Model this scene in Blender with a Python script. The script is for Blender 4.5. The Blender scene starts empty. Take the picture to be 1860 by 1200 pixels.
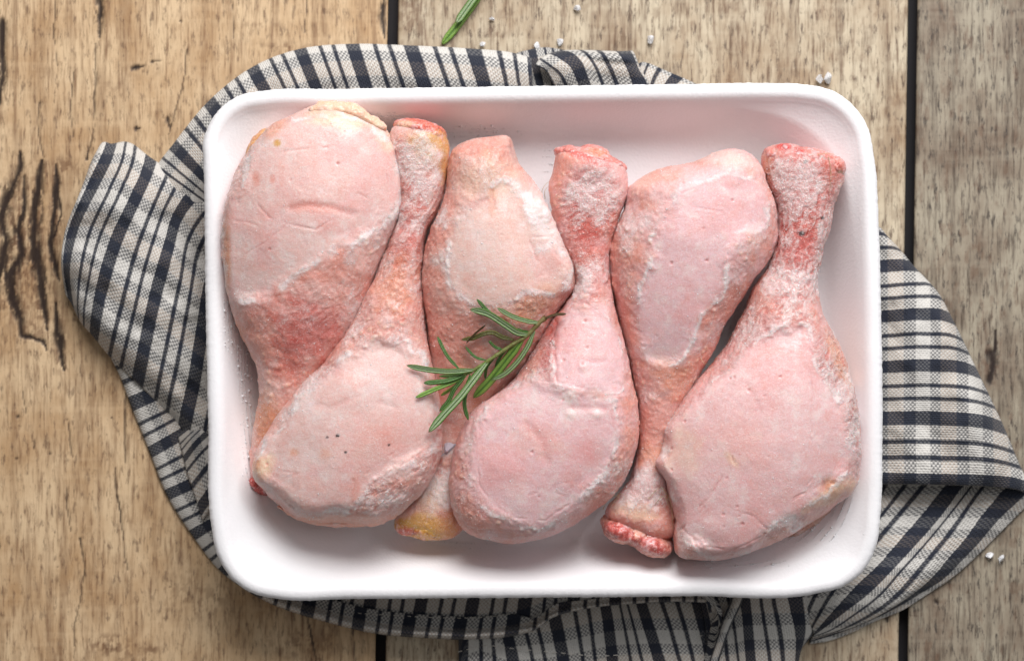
import bpy, bmesh, math, random
import numpy as np
from mathutils import Vector
from mathutils.bvhtree import BVHTree

# ------------------------------------------------------------------ camera, world, light, exposure
S0 = 0.18e-3            # metres per photo pixel on the table plane
HC = 0.62               # camera height above the table
W_PX, H_PX = 1860.0, 1200.0
scene = bpy.context.scene
cam_data = bpy.data.cameras.new('camera')
cam = bpy.data.objects.new('camera', cam_data)
scene.collection.objects.link(cam)
cam.location = (0, 0, HC)
cam.rotation_euler = (0, 0, 0)
cam_data.sensor_width = 36.0
cam_data.lens = 36.0 * HC / (W_PX * S0)
cam_data.clip_start = 0.01
cam_data.clip_end = 50.0
cam_data.dof.use_dof = True
cam_data.dof.focus_distance = HC - 0.038
cam_data.dof.aperture_fstop = 10.0
scene.camera = cam

world = bpy.data.worlds.new('World')
scene.world = world
world.use_nodes = True
bgn = world.node_tree.nodes['Background']
bgn.inputs['Color'].default_value = (1.0, 0.965, 0.93, 1)
bgn.inputs['Strength'].default_value = 0.18

def area_light(name, loc, target, size, size_y, power, color):
    d = bpy.data.lights.new(name, 'AREA')
    d.shape = 'RECTANGLE'; d.size = size; d.size_y = size_y
    d.energy = power; d.color = color
    o = bpy.data.objects.new(name, d)
    scene.collection.objects.link(o)
    o.location = loc
    v = Vector(target) - Vector(loc)
    o.rotation_euler = v.to_track_quat('-Z', 'Y').to_euler()
    return o
area_light('window_light', (0.14, 0.66, 0.60), (0, 0.0, 0.02), 0.60, 0.50, 12.0, (1.0, 0.98, 0.965))
area_light('side_window_light', (0.75, 0.25, 0.70), (0.05, 0, 0.02), 0.5, 0.5, 1.3, (0.86, 0.93, 1.0))

scene.view_settings.view_transform = 'Standard'
scene.view_settings.look = 'None'
scene.view_settings.exposure = 0.0
scene.view_settings.gamma = 1.0
scene.view_settings.use_curve_mapping = False
scene.cycles.use_denoising = True
scene.cycles.max_bounces = 10
scene.cycles.transparent_max_bounces = 8

# ------------------------------------------------------------------ helpers
rng = np.random.default_rng(11)
random.seed(5)

def P(px, py, z=0.0):
    """photo pixel -> world point on the horizontal plane at height z (metres)"""
    s = S0 * (HC - z) / HC
    return ((px - 930.0) * s, -(py - 600.0) * s, z)

def Pn(px, py, z):
    s = S0 * (HC - z) / HC
    return np.stack([(px - 930.0) * s, -(py - 600.0) * s, z + 0 * px], -1)

def to_px(co):
    s = S0 * (HC - co[:, 2]) / HC
    return 930.0 + co[:, 0] / s, 600.0 - co[:, 1] / s

def hash3(ix, iy, iz, seed):
    n = (ix.astype(np.int64) * 73856093) ^ (iy.astype(np.int64) * 19349663) ^ (iz.astype(np.int64) * 83492791) ^ (seed * 2654435)
    n = (n ^ (n >> 13)) & 0x7fffffff
    n = (n * 1274126177 + 12345) & 0x7fffffff
    n = ((n ^ (n >> 16)) * 668265263) & 0x7fffffff
    n = n ^ (n >> 15)
    return (n & 0xffffff) / float(0xffffff)

def vnoise(x, y, z=None, seed=0):
    if z is None: z = np.zeros_like(x)
    ix, iy, iz = np.floor(x), np.floor(y), np.floor(z)
    fx, fy, fz = x - ix, y - iy, z - iz
    fx, fy, fz = [f * f * f * (f * (f * 6 - 15) + 10) for f in (fx, fy, fz)]
    r = 0
    for dx in (0, 1):
        wx = fx if dx else 1 - fx
        for dy in (0, 1):
            wy = fy if dy else 1 - fy
            for dz in (0, 1):
                wz = fz if dz else 1 - fz
                r = r + wx * wy * wz * hash3(ix + dx, iy + dy, iz + dz, seed)
    return r * 2 - 1

def fbm(x, y, z=None, octaves=4, seed=0, gain=0.5):
    a, s, r = 1.0, 0.0, 0
    if z is None: z = np.zeros_like(x)
    f = 1.0
    for k in range(octaves):
        r = r + a * vnoise(x * f + 17.3 * k, y * f - 9.1 * k, z * f + 4.7 * k, seed + k)
        s += a; a *= gain; f *= 2.03
    return r / s * 1.6

def worley(x, y, z, seed=0):
    ix, iy, iz = np.floor(x), np.floor(y), np.floor(z)
    best = np.full(x.shape, 9.0)
    for dx in (-1, 0, 1):
        for dy in (-1, 0, 1):
            for dz in (-1, 0, 1):
                cx, cy, cz = ix + dx, iy + dy, iz + dz
                px = cx + hash3(cx, cy, cz, seed); py = cy + hash3(cx, cy, cz, seed + 7); pz = cz + hash3(cx, cy, cz, seed + 13)
                best = np.minimum(best, (px - x) ** 2 + (py - y) ** 2 + (pz - z) ** 2)
    return np.sqrt(best)

def smooth(a, b, x):
    t = np.clip((x - a) / (b - a), 0, 1)
    return t * t * (3 - 2 * t)

def poly_sd(x, y, poly):
    """signed distance to polygon, positive inside (pixels)"""
    p = np.asarray(poly, float)
    d = np.full(x.shape, 1e9); inside = np.zeros(x.shape, bool)
    for i in range(len(p)):
        a, b = p[i], p[(i + 1) % len(p)]
        ex, ey = b - a
        t = np.clip(((x - a[0]) * ex + (y - a[1]) * ey) / (ex * ex + ey * ey + 1e-9), 0, 1)
        d = np.minimum(d, (x - a[0] - t * ex) ** 2 + (y - a[1] - t * ey) ** 2)
        c = ((a[1] > y) != (b[1] > y)) & (x < ex * (y - a[1]) / (ey + 1e-12) + a[0])
        inside ^= c
    d = np.sqrt(d)
    return np.where(inside, d, -d)

def line_d(x, y, pts):
    """distance to a polyline whose points are (x, y[, w]); returns distance, local half width"""
    d = np.full(x.shape, 1e9); w = np.ones(x.shape)
    for a, b in zip(pts[:-1], pts[1:]):
        ex, ey = b[0] - a[0], b[1] - a[1]
        t = np.clip(((x - a[0]) * ex + (y - a[1]) * ey) / (ex * ex + ey * ey + 1e-9), 0, 1)
        dd = np.hypot(x - a[0] - t * ex, y - a[1] - t * ey)
        m = dd < d
        d = np.where(m, dd, d)
        if len(a) > 2: w = np.where(m, a[2] + t * (b[2] - a[2]), w)
    return d, w

def hermite(ts, pts, t):
    """Catmull-Rom style interpolation of pts (n,k) given at ts, evaluated at t"""
    ts = np.asarray(ts, float); pts = np.asarray(pts, float)
    n = len(ts)
    if n == 2:
        f = ((t - ts[0]) / (ts[1] - ts[0]))[:, None]
        return pts[0] * (1 - f) + pts[1] * f
    m = np.zeros_like(pts)
    for i in range(n):
        if i == 0: m[i] = (pts[1] - pts[0]) / (ts[1] - ts[0])
        elif i == n - 1: m[i] = (pts[-1] - pts[-2]) / (ts[-1] - ts[-2])
        else:
            a = (pts[i] - pts[i - 1]) / (ts[i] - ts[i - 1]); b = (pts[i + 1] - pts[i]) / (ts[i + 1] - ts[i])
            wa = (ts[i + 1] - ts[i]); wb = (ts[i] - ts[i - 1])
            m[i] = (a * wa + b * wb) / (wa + wb)
    k = np.clip(np.searchsorted(ts, t, side='right') - 1, 0, n - 2)
    h = ts[k + 1] - ts[k]; s = ((t - ts[k]) / h)[:, None]; h = h[:, None]
    return ((2 * s**3 - 3 * s**2 + 1) * pts[k] + (s**3 - 2 * s**2 + s) * h * m[k]
            + (-2 * s**3 + 3 * s**2) * pts[k + 1] + (s**3 - s**2) * h * m[k + 1])

def spline(pts, n):
    pts = np.asarray(pts, float)
    d = np.hypot(*(pts[1:, :2] - pts[:-1, :2]).T)
    ts = np.concatenate([[0], np.cumsum(np.maximum(d, 1e-6))])
    dense = hermite(ts, pts, np.linspace(0, ts[-1], n * 6))
    dd = np.concatenate([[0], np.cumsum(np.hypot(*(dense[1:, :2] - dense[:-1, :2]).T))])
    q = np.linspace(0, dd[-1], n)
    return np.stack([np.interp(q, dd, dense[:, c]) for c in range(dense.shape[1])], -1)

def closed_spline(pts, n):
    pts = [tuple(p) for p in pts]
    k = len(pts)
    ext = np.asarray(pts[-3:] + pts + pts[:3] , float)
    d = np.hypot(*(ext[1:, :2] - ext[:-1, :2]).T)
    ts = np.concatenate([[0], np.cumsum(np.maximum(d, 1e-6))])
    t0, t1 = ts[3], ts[3 + k]
    dense = hermite(ts, ext, np.linspace(t0, t1, n * 6 + 1))
    dd = np.concatenate([[0], np.cumsum(np.hypot(*(dense[1:, :2] - dense[:-1, :2]).T))])
    q = np.linspace(0, dd[-1], n, endpoint=False)
    return np.stack([np.interp(q, dd, dense[:, c]) for c in range(dense.shape[1])], -1)

def mesh_np(name, co, faces, smooth_shade=True):
    """co (n,3), faces (m,k) array of equal-size faces or a list of faces"""
    me = bpy.data.meshes.new(name)
    if isinstance(faces, np.ndarray):
        k = faces.shape[1]; m = len(faces)
        me.vertices.add(len(co)); me.vertices.foreach_set('co', np.ascontiguousarray(co, dtype=np.float32).ravel())
        me.loops.add(m * k); me.loops.foreach_set('vertex_index', np.ascontiguousarray(faces, dtype=np.int32).ravel())
        me.polygons.add(m); me.polygons.foreach_set('loop_start', np.arange(0, m * k, k, dtype=np.int32))
        me.update(calc_edges=True)
    else:
        me.from_pydata([tuple(c) for c in co], [], [tuple(f) for f in faces])
    me.validate()
    if smooth_shade:
        me.polygons.foreach_set('use_smooth', np.ones(len(me.polygons), bool))
    me.update()
    return me

def add_obj(name, me, mat=None, parent=None):
    o = bpy.data.objects.new(name, me)
    scene.collection.objects.link(o)
    if mat is not None: me.materials.append(mat)
    if parent is not None: o.parent = parent
    return o

def empty(name, loc=(0, 0, 0)):
    o = bpy.data.objects.new(name, None)
    o.empty_display_size = 0.02
    scene.collection.objects.link(o)
    o.location = loc
    return o

def adopt(child, parent):
    child.parent = parent
    child.matrix_parent_inverse = parent.matrix_basis.inverted()

def tag(o, label, cat, group=None):
    o['label'] = label; o['category'] = cat
    if group: o['group'] = group

def fattr(me, name, vals):
    a = me.attributes.new(name, 'FLOAT', 'POINT'); a.data.foreach_set('value', np.ascontiguousarray(vals, dtype=np.float32))

def cattr(me, name, rgb):
    a = me.attributes.new(name, 'FLOAT_COLOR', 'POINT')
    c = np.ones((len(rgb), 4), np.float32); c[:, :3] = rgb
    a.data.foreach_set('color', c.ravel())

def grid_faces(nu, nv):
    i, j = np.meshgrid(np.arange(nu - 1), np.arange(nv - 1), indexing='ij')
    a = i * nv + j
    return np.stack([a, a + nv, a + nv + 1, a + 1], -1).reshape(-1, 4)

def lin(r, g, b):
    f = lambda c: ((c / 255 + 0.055) / 1.055) ** 2.4 if c > 10 else c / 255 / 12.92
    return np.array([f(r), f(g), f(b)])

class NT:
    """small node-tree writer"""
    def __init__(self, name):
        self.m = bpy.data.materials.new(name); self.m.use_nodes = True
        self.t = self.m.node_tree; self.n = self.t.nodes; self.l = self.t.links
        self.b = self.n['Principled BSDF']
    def node(self, typ, **kw):
        n = self.n.new(typ)
        for k, v in kw.items(): setattr(n, k, v)
        return n
    def set(self, sock, v):
        if hasattr(v, 'is_output'): self.l.new(v, sock)
        else: sock.default_value = v
    def math(self, op, a, b=0.0, c=0.0, clamp=False):
        n = self.node('ShaderNodeMath', operation=op, use_clamp=clamp)
        self.set(n.inputs[0], a); self.set(n.inputs[1], b); self.set(n.inputs[2], c)
        return n.outputs[0]
    def mix(self, f, a, b, blend='MIX'):
        n = self.node('ShaderNodeMix', data_type='RGBA', blend_type=blend)
        self.set(n.inputs[0], f)
        for s, v in ((n.inputs[6], a), (n.inputs[7], b)):
            if hasattr(v, 'is_output'): self.l.new(v, s)
            else: s.default_value = (*v, 1) if len(v) == 3 else v
        return n.outputs[2]
    def attr(self, name, out='Fac'):
        n = self.node('ShaderNodeAttribute', attribute_name=name)
        return n.outputs[out]
    def coords(self, out='Object', scale=None):
        n = self.node('ShaderNodeTexCoord')
        v = n.outputs[out]
        if scale is not None:
            mp = self.node('ShaderNodeMapping'); self.l.new(v, mp.inputs[0]); mp.inputs['Scale'].default_value = scale
            v = mp.outputs[0]
        return v
    def noise(self, vec, scale, detail=3, rough=0.5, dist=0.0):
        n = self.node('ShaderNodeTexNoise')
        self.l.new(vec, n.inputs['Vector']); n.inputs['Scale'].default_value = scale
        n.inputs['Detail'].default_value = detail; n.inputs['Roughness'].default_value = rough; n.inputs['Distortion'].default_value = dist
        return n.outputs['Fac']
    def voronoi(self, vec, scale, feature='F1'):
        n = self.node('ShaderNodeTexVoronoi', feature=feature)
        self.l.new(vec, n.inputs['Vector']); n.inputs['Scale'].default_value = scale
        return n.outputs['Distance']
    def ramp(self, f, stops, interp='LINEAR'):
        n = self.node('ShaderNodeValToRGB'); self.set(n.inputs[0], f)
        r = n.color_ramp; r.interpolation = interp
        while len(r.elements) < len(stops): r.elements.new(0.5)
        for e, (p, c) in zip(r.elements, stops):
            e.position = p; e.color = (*c, 1) if hasattr(c, '__len__') else (c, c, c, 1)
        return n.outputs[0]
    def range(self, f, a, b, lo=0.0, hi=1.0):
        n = self.node('ShaderNodeMapRange'); self.set(n.inputs[0], f)
        n.inputs[1].default_value = a; n.inputs[2].default_value = b; n.inputs[3].default_value = lo; n.inputs[4].default_value = hi
        return n.outputs[0]
    def bump(self, h, dist, strength=1.0, normal=None):
        n = self.node('ShaderNodeBump'); self.l.new(h, n.inputs['Height'])
        n.inputs['Distance'].default_value = dist; n.inputs['Strength'].default_value = strength
        if normal is not None: self.l.new(normal, n.inputs['Normal'])
        return n.outputs[0]
    def out(self, **kw):
        for k, v in kw.items():
            s = self.b.inputs[k.replace('_', ' ')]
            if hasattr(v, 'is_output'): self.l.new(v, s)
            else: s.default_value = v
        return self.m

# ------------------------------------------------------------------ materials
def mat_wood(name, pale, mid, dark, greyness):
    t = NT(name)
    v = t.coords('Object')
    fib = t.noise(t.coords('Object', (1, 0.10, 1)), 900, 5, 0.62)
    fib2 = t.noise(t.coords('Object', (1, 0.05, 1)), 330, 4, 0.6, 0.4)
    blot = t.noise(t.coords('Object', (1, 0.55, 1)), 75, 4, 0.6)
    fleck = t.noise(t.coords('Object', (1, 0.28, 1)), 640, 4, 0.7)
    cross = t.noise(t.coords('Object', (0.12, 1, 1)), 260, 3, 0.5)
    c = t.ramp(blot, [(0.3, mid), (0.62, pale)])
    c = t.mix(t.range(fib2, 0.5, 0.74, 0, 0.62), c, dark)
    c = t.mix(t.range(fib, 0.50, 0.68, 0, 0.52 + 0.25 * greyness), c, dark)
    c = t.mix(t.range(fleck, 0.54, 0.66, 0, 0.50 + 0.3 * greyness), c, tuple(0.55 * np.array(dark) + 0.02))
    c = t.mix(t.range(cross, 0.52, 0.7, 0, 0.22), c, tuple(1.1 * np.array(pale)))
    st = t.attr('stain')
    c = t.mix(t.math('MULTIPLY', st, 0.75), c, (0.115, 0.045, 0.02))
    c = t.mix(t.attr('crack'), c, (0.018, 0.009, 0.007))
    h = t.math('ADD', t.math('MULTIPLY', fib, 0.6), t.math('MULTIPLY', fib2, 0.5))
    return t.out(Base_Color=c, Roughness=t.range(fib, 0.3, 0.7, 0.45, 0.62), Normal=t.bump(h, 0.00025, 0.7), Specular_IOR_Level=0.35)
M_wood_warm = mat_wood('beige_wood', tuple(lin(214, 186, 150)), tuple(lin(180, 145, 107)), tuple(lin(106, 70, 44)), 0.45)
M_wood_mid = mat_wood('weathered_wood', tuple(lin(202, 188, 164)), tuple(lin(160, 136, 110)), tuple(lin(92, 66, 48)), 0.95)
M_wood_grey = mat_wood('grey_wood', tuple(lin(166, 156, 138)), tuple(lin(114, 96, 81)), tuple(lin(62, 48, 40)), 1.25)

t = NT('groove_dark')
M_groove = t.out(Base_Color=(0.009, 0.008, 0.011, 1), Roughness=0.8)

t = NT('foam')
v = t.coords('Object')
cells = t.voronoi(v, 900)
fn = t.noise(v, 1600, 3, 0.6)
wide = t.noise(v, 60, 3, 0.5)
hh = t.math('ADD', t.math('MULTIPLY', cells, 0.6), fn)
M_foam = t.out(Base_Color=t.mix(wide, (0.855, 0.845, 0.875), (0.89, 0.885, 0.905)), Roughness=0.5, Specular_IOR_Level=0.35,
               Subsurface_Weight=0.25, Subsurface_Radius=(1, 1, 1), Subsurface_Scale=0.0025, Normal=t.bump(hh, 0.00010, 0.6))

def mat_meat(name, sss=0.55, coat=0.28):
    t = NT(name)
    v = t.coords('Object')
    col = t.attr('Col', 'Color')
    frost = t.attr('frost')
    n1 = t.noise(v, 2600, 3, 0.7)
    n2 = t.noise(v, 700, 4, 0.65)
    n3 = t.noise(v, 5200, 2, 0.6)
    # fine mottling of the skin itself
    c = t.mix(t.range(n2, 0.42, 0.66, 0, 0.38), col, t.mix(1.0, col, (0.95, 0.70, 0.64), 'MULTIPLY'))
    c = t.mix(t.range(n1, 0.45, 0.62, 0, 0.55), c, t.mix(1.0, col, (0.90, 0.66, 0.62), 'MULTIPLY'))
    c = t.mix(t.range(t.noise(v, 1900, 2, 0.7), 0.54, 0.68, 0, 0.4), c, (0.90, 0.80, 0.79))
    # granular frost: noise thresholded by the frost amount
    th = t.math('ADD', t.math('MULTIPLY', n1, 0.50), t.math('ADD', t.math('MULTIPLY', n2, 0.25), t.math('MULTIPLY', n3, 0.25)))
    g = t.math('ADD', t.math('MULTIPLY', frost, 0.46), t.math('SUBTRACT', th, 0.72))
    g = t.range(g, 0.0, 0.18, 0, 0.78)
    c = t.mix(g, c, (0.95, 0.86, 0.855))
    wr = t.attr('wrinkle')
    wn = t.noise(v, 1250, 2, 0.5, 1.2)
    ridge = t.math('SUBTRACT', 1.0, t.math('MULTIPLY', t.math('ABSOLUTE', t.math('SUBTRACT', wn, 0.5)), 5.0))
    h = t.math('ADD', t.math('MULTIPLY', n2, 0.9), t.math('ADD', t.math('MULTIPLY', n1, 0.55), t.math('MULTIPLY', g, 0.35)))
    h = t.math('ADD', h, t.math('MULTIPLY', n3, 0.25))
    h = t.math('SUBTRACT', h, t.math('MULTIPLY', t.math('MULTIPLY', wr, ridge), 1.3))
    c = t.mix(t.math('MULTIPLY', t.math('MULTIPLY', wr, t.range(ridge, 0.4, 1.0, 0, 1)), 0.45), c, t.mix(1.0, col, (0.9, 0.5, 0.45), 'MULTIPLY'))
    c = t.mix(t.math('MULTIPLY', wr, t.range(ridge, 0.35, -0.4, 0, 0.55)), c, (0.93, 0.84, 0.83))
    rough = t.math('ADD', t.math('MULTIPLY', g, 0.15), t.range(n1, 0.35, 0.7, 0.28, 0.46))
    return t.out(Base_Color=c, Roughness=rough, Specular_IOR_Level=0.5, Coat_Weight=coat, Coat_Roughness=0.16, Subsurface_Weight=sss,
                 Subsurface_Radius=(1.0, 0.5, 0.4), Subsurface_Scale=0.0024, Normal=t.bump(t.math('MULTIPLY', h, t.range(t.attr('smoothed'), 0, 1, 0.95, 0.72)), 0.00027, 0.85))
M_meat = mat_meat('frozen_chicken_skin')
M_bone = mat_meat('cut_joint', 0.4, 0.6)

t = NT('ice_grain')
M_ice = t.out(Base_Color=(0.93, 0.93, 0.95, 1), Roughness=0.25, Subsurface_Weight=0.4, Subsurface_Scale=0.001, Subsurface_Radius=(1, 1, 1))
t = NT('salt_crystal')
sv = t.noise(t.coords('Object'), 900, 3, 0.6)
M_salt = t.out(Base_Color=(0.95, 0.95, 0.97, 1), Roughness=t.range(sv, 0.3, 0.7, 0.08, 0.35), Transmission_Weight=0.4, IOR=1.45,
               Normal=t.bump(sv, 0.0003, 0.5))
t = NT('cloudy_ice')
M_shard = t.out(Base_Color=(0.74, 0.70, 0.80, 1), Roughness=0.35, Transmission_Weight=0.35, Subsurface_Weight=0.4, Subsurface_Scale=0.002, Subsurface_Radius=(1, 1, 1), Normal=t.bump(t.noise(t.coords('Object'), 900, 3, 0.6), 0.0003, 0.6))
t = NT('filament')
M_hair = t.out(Base_Color=(0.55, 0.40, 0.22, 1), Roughness=0.5)
t = NT('rosemary_leaf')
lc = t.attr('Col', 'Color')
ln = t.noise(t.coords('Object'), 2200, 3, 0.6)
lst = t.voronoi(t.coords('Object'), 2600)
M_leaf = t.out(Base_Color=t.mix(t.range(ln, 0.4, 0.7, 0, 0.4), lc, t.mix(1.0, lc, (0.55, 0.65, 0.5), 'MULTIPLY')), Roughness=0.42,
               Specular_IOR_Level=0.4, Subsurface_Weight=0.1, Subsurface_Scale=0.0005, Normal=t.bump(t.math('ADD', ln, lst), 0.00022, 0.7))

# woven towel: warp stripes along u, weft bars along v (both in stripe periods)
t = NT('checked_cotton')
uvn = t.node('ShaderNodeUVMap', uv_map='weave')
sx = t.node('ShaderNodeSeparateXYZ'); t.l.new(uvn.outputs[0], sx.inputs[0])
u, v = sx.outputs[0], sx.outputs[1]
wob = t.noise(t.coords('Object'), 500, 3, 0.6)
uw = t.math('ADD', u, t.math('MULTIPLY', t.math('SUBTRACT', wob, 0.5), 0.03))
vw = t.math('ADD', v, t.math('MULTIPLY', t.math('SUBTRACT', wob, 0.5), 0.03))
fu = t.math('FRACT', t.math('ADD', uw, 10.13)); fv = t.math('FRACT', t.math('ADD', vw, 10.0))
cream, beige, navy = tuple(lin(214, 211, 206)), tuple(lin(184, 167, 152)), tuple(lin(46, 50, 62))
e = 0.012
def stripes(f, segs):
    st = []
    for a, b, c in segs: st += [(a + e, c), (b - e, c)]
    return t.ramp(f, st)
warp = stripes(fu, [(0, .25, navy), (.25, .475, cream), (.475, .555, navy), (.555, .725, cream), (.725, .805, navy), (.805, 1.0, cream)])
weft = stripes(fv, [(0, .27, cream), (.27, .47, navy), (.47, .77, beige), (.77, 1.0, navy)])
TH = 26.0
a1 = t.math('SINE', t.math('MULTIPLY', uw, 2 * math.pi * TH * 0.5)); a2 = t.math('SINE', t.math('MULTIPLY', vw, 2 * math.pi * TH * 0.5))
chk = t.range(t.math('MULTIPLY', a1, a2), -0.25, 0.25, 0, 1)
sw = t.node('ShaderNodeRGBToBW'); t.l.new(warp, sw.inputs[0])
isl = t.range(sw.outputs[0], 0.1, 0.5, 0, 1)
fac = t.math('MULTIPLY', t.range(chk, 0, 1, 0.10, 1.0), t.range(isl, 0, 1, 0.15, 0.72))
c = t.mix(fac, warp, weft)
fz = t.noise(t.coords('Object'), 2500, 3, 0.6)
c = t.mix(t.range(fz, 0.35, 0.75, 0, 0.35), c, t.mix(1.0, c, (0.62, 0.62, 0.64), 'MULTIPLY'))
hgt = t.math('ADD', t.math('MULTIPLY', t.math('MULTIPLY', a1, a2), 0.5), t.math('ADD', t.math('ABSOLUTE', a1), fz))
M_cloth = t.out(Base_Color=c, Roughness=0.85, Specular_IOR_Level=0.15, Sheen_Weight=0.15, Normal=t.bump(hgt, 0.0003, 0.6))
t = NT('white_thread')
M_thread = t.out(Base_Color=(0.62, 0.58, 0.53, 1), Roughness=0.8)

# ------------------------------------------------------------------ tabletop of three planks
table = empty('tabletop'); table['kind'] = 'structure'
def gap1(y): return 714.5 - 0.0195 * y
def gap2(y): return 1658.0 - 0.0150 * y
cracks = [
 [(36,275,2),(38,300,5),(25,330,8),(12,360,9),(3,395,9),(8,440,8),(2,480,7),(-10,520,5)],
 [(44,320,3),(46,380,4),(30,420,4),(40,460,5),(15,500,9),(25,540,8),(38,580,5),(40,610,3),(60,612,3),(80,620,3),(85,635,2)],
 [(76,290,2),(73,330,6),(66,370,8),(63,420,8),(68,470,8),(75,520,7),(80,560,4),(88,600,2)],
 [(102,300,2),(104,330,3),(95,400,4),(92,440,4),(100,480,5),(108,510,2)],
 [(104,345,2),(109,390,2),(98,430,2)],
 [(100,550,2),(104,600,5),(112,640,4),(118,672,2)],
 [(5,40,4),(3,100,6),(5,150,5),(0,190,3)],
 [(180,-15,5),(182,40,5),(182,68,2)],
 [(175,80,1.4),(176,130,1.4),(168,180,1.8),(170,230,1.4),(165,260,1.4),(158,290,2)],
 [(135,130,1),(128,200,1),(132,250,1)], [(72,185,1),(70,240,1),(78,285,1.5)],
 [(338,90,1),(336,130,1),(326,170,1),(312,225,1.2),(306,245,1)],
 [(303,215,3),(308,232,2)], [(240,124,4),(262,120,2)], [(276,113,2),(292,110,1)], [(246,234,3),(253,233,2)], [(327,38,2),(329,41,1)],
 [(228,715,1.6),(226,780,1.6),(227,840,1.2)], [(210,850,1.4),(215,920,2),(225,980,1.6),(229,1035,1.2)],
 [(119,883,1.4),(122,920,1.6),(130,965,1)], [(120,760,1),(134,830,1)],
 [(145,976,2),(152,1030,1.2),(148,1090,1.3),(137,1130,1.8),(136,1172,1.5)], [(40,710,1.2),(46,750,1.2)],
 [(33,756,3),(36,757,2)], [(31,832,2),(33,832,1)], [(89,823,2),(91,823,1)], [(203,759,2),(205,760,1)], [(103,1029,2),(105,1030,1)], [(308,1065,2),(310,1066,1)],
 [(62,800,1.4),(65,815,1.2)], [(556,1110,1.5),(566,1150,2),(572,1200,1.5)], [(100,0,1),(97,60,1),(105,120,1)], [(420,10,1),(424,70,1)], [(560,0,1),(556,60,1.2)],
 [(698,0,3),(692,30,4),(697,70,2)], [(640,1140,1.2),(645,1200,1)],
 [(1800,640,5),(1806,660,4),(1800,690,5)], [(1812,600,2),(1808,640,2)], [(1700,1090,3),(1703,1096,2)], [(1610,1122,3),(1612,1128,2)],
]
stains = [(196,1170,30,16,.9),(230,1180,22,14,.7),(350,1095,45,26,.5),(395,1080,30,20,.5),(540,1170,40,22,.7),(590,1160,20,30,.5),(275,1178,12,8,.9),
          (30,430,22,90,.95),(22,520,24,60,.95),(66,430,12,110,.95),(72,540,12,60,.9),(98,440,10,90,.7),(110,620,9,50,.8),(60,600,22,20,.8),(330,1060,22,30,.4),(115,300,18,14,.8),(520,85,30,6,.8),(480,45,40,5,.5),(210,155,20,12,.4),(300,235,16,18,.4),
          (750,30,26,30,.6),(1550,350,30,60,.3),(1795,660,20,40,.5),(1330,20,20,30,.45),(900,60,20,12,.5),(1660,1120,18,40,.3),(1080,10,26,20,.3)]
def plank(x0f, x1f, step, mat, seed):
    ys = np.arange(-110, 1311, step)
    nx = int((x1f(600) - x0f(600)) / step) + 1
    sgrid = np.linspace(0, 1, nx)
    Y = np.repeat(ys[None, :], nx, 0).astype(float)
    X = x0f(Y) + sgrid[:, None] * (x1f(Y) - x0f(Y))
    edge = np.minimum(X - x0f(Y), x1f(Y) - X)
    z = -0.0006 * np.exp(-(edge / 3.0) ** 2)
    nz = fbm(X / 22, Y / 30, octaves=3, seed=seed)
    crack = np.zeros_like(X)
    for pl in cracks:
        xs = [p[0] for p in pl]; yy = [p[1] for p in pl]
        m = (X > min(xs) - 30) & (X < max(xs) + 30) & (Y > min(yy) - 30) & (Y < max(yy) + 30)
        if not m.any(): continue
        jx = X[m] + 3.0 * fbm(X[m] / 30, Y[m] / 55, octaves=3, seed=3); jy = Y[m]
        d, w = line_d(jx, jy, pl)
        grain = fbm(X[m] / 5, Y[m] / 16, octaves=4, seed=21, gain=.65)
        w = np.maximum(w, 1.3)
        edge_n = fbm(X[m] / 6, Y[m] / 46, octaves=4, seed=23, gain=.6)
        broad = smooth(2.6, 0.7, d / w + 0.8 * edge_n + 0.3 * grain) * smooth(-0.6, 0.15, grain + 0.35 - 0.22 * (d / w))
        thin = smooth(1.3, 0.5, d / w * (1 + 0.5 * edge_n))
        core = smooth(1.0, 0.45, d / w + 0.45 * edge_n)
        val = np.where(w > 2.6, np.maximum(core, 0.92 * broad), thin * smooth(-1.3, -0.2, edge_n + 0.35))
        crack[m] = np.maximum(crack[m], val * np.where(w < 1.8, 0.70, 0.97))
    stain = np.zeros_like(X)
    for (sx_, sy_, rx, ry, a) in stains:
        r = np.hypot((X - sx_) / rx, (Y - sy_) / ry)
        m = r < 2.2
        if not m.any(): continue
        g = fbm(X[m] / 7, Y[m] / 9, octaves=4, seed=31)
        stain[m] = np.maximum(stain[m], a * smooth(2.0, 0.3, r[m]) * smooth(-0.05, 0.35, g))
    fl = fbm(X / 9, Y / 26, octaves=4, seed=seed + 60)
    stain = np.maximum(stain, (0.22 if seed == 1 else 0.42) * smooth(0.38, 0.75, fl))
    halo = fbm(X / 4, Y / 13, octaves=3, seed=77)
    stain = np.maximum(stain, 0.9 * np.exp(-(((X - 45) / 60) ** 2 + ((Y - 460) / 150) ** 2)) * smooth(0.05, 0.5, halo))
    z = z - 0.00035 * crack + 0.00006 * nz
    co = Pn(X.ravel(), Y.ravel(), z.ravel())
    me = mesh_np('plank', co, grid_faces(nx, len(ys))[:, ::-1])
    fattr(me, 'crack', crack.ravel()); fattr(me, 'stain', stain.ravel())
    o = add_obj('plank', me, mat, table)
    m = o.modifiers.new('thickness', 'SOLIDIFY'); m.thickness = 0.008; m.offset = -1
    return o
plank(lambda y: -140 + 0 * y, lambda y: gap1(y) - 9.5, 2.6, M_wood_warm, 1)
plank(lambda y: gap1(y) + 9.5, lambda y: gap2(y) - 8.5, 3.4, M_wood_mid, 2)
plank(lambda y: gap2(y) + 8.5, lambda y: 2000 + 0 * y, 2.6, M_wood_grey, 3)
co = np.array([P(-140, -110, -0.0055), P(2000, -110, -0.0055), P(2000, 1310, -0.0055), P(-140, 1310, -0.0055)])
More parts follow.
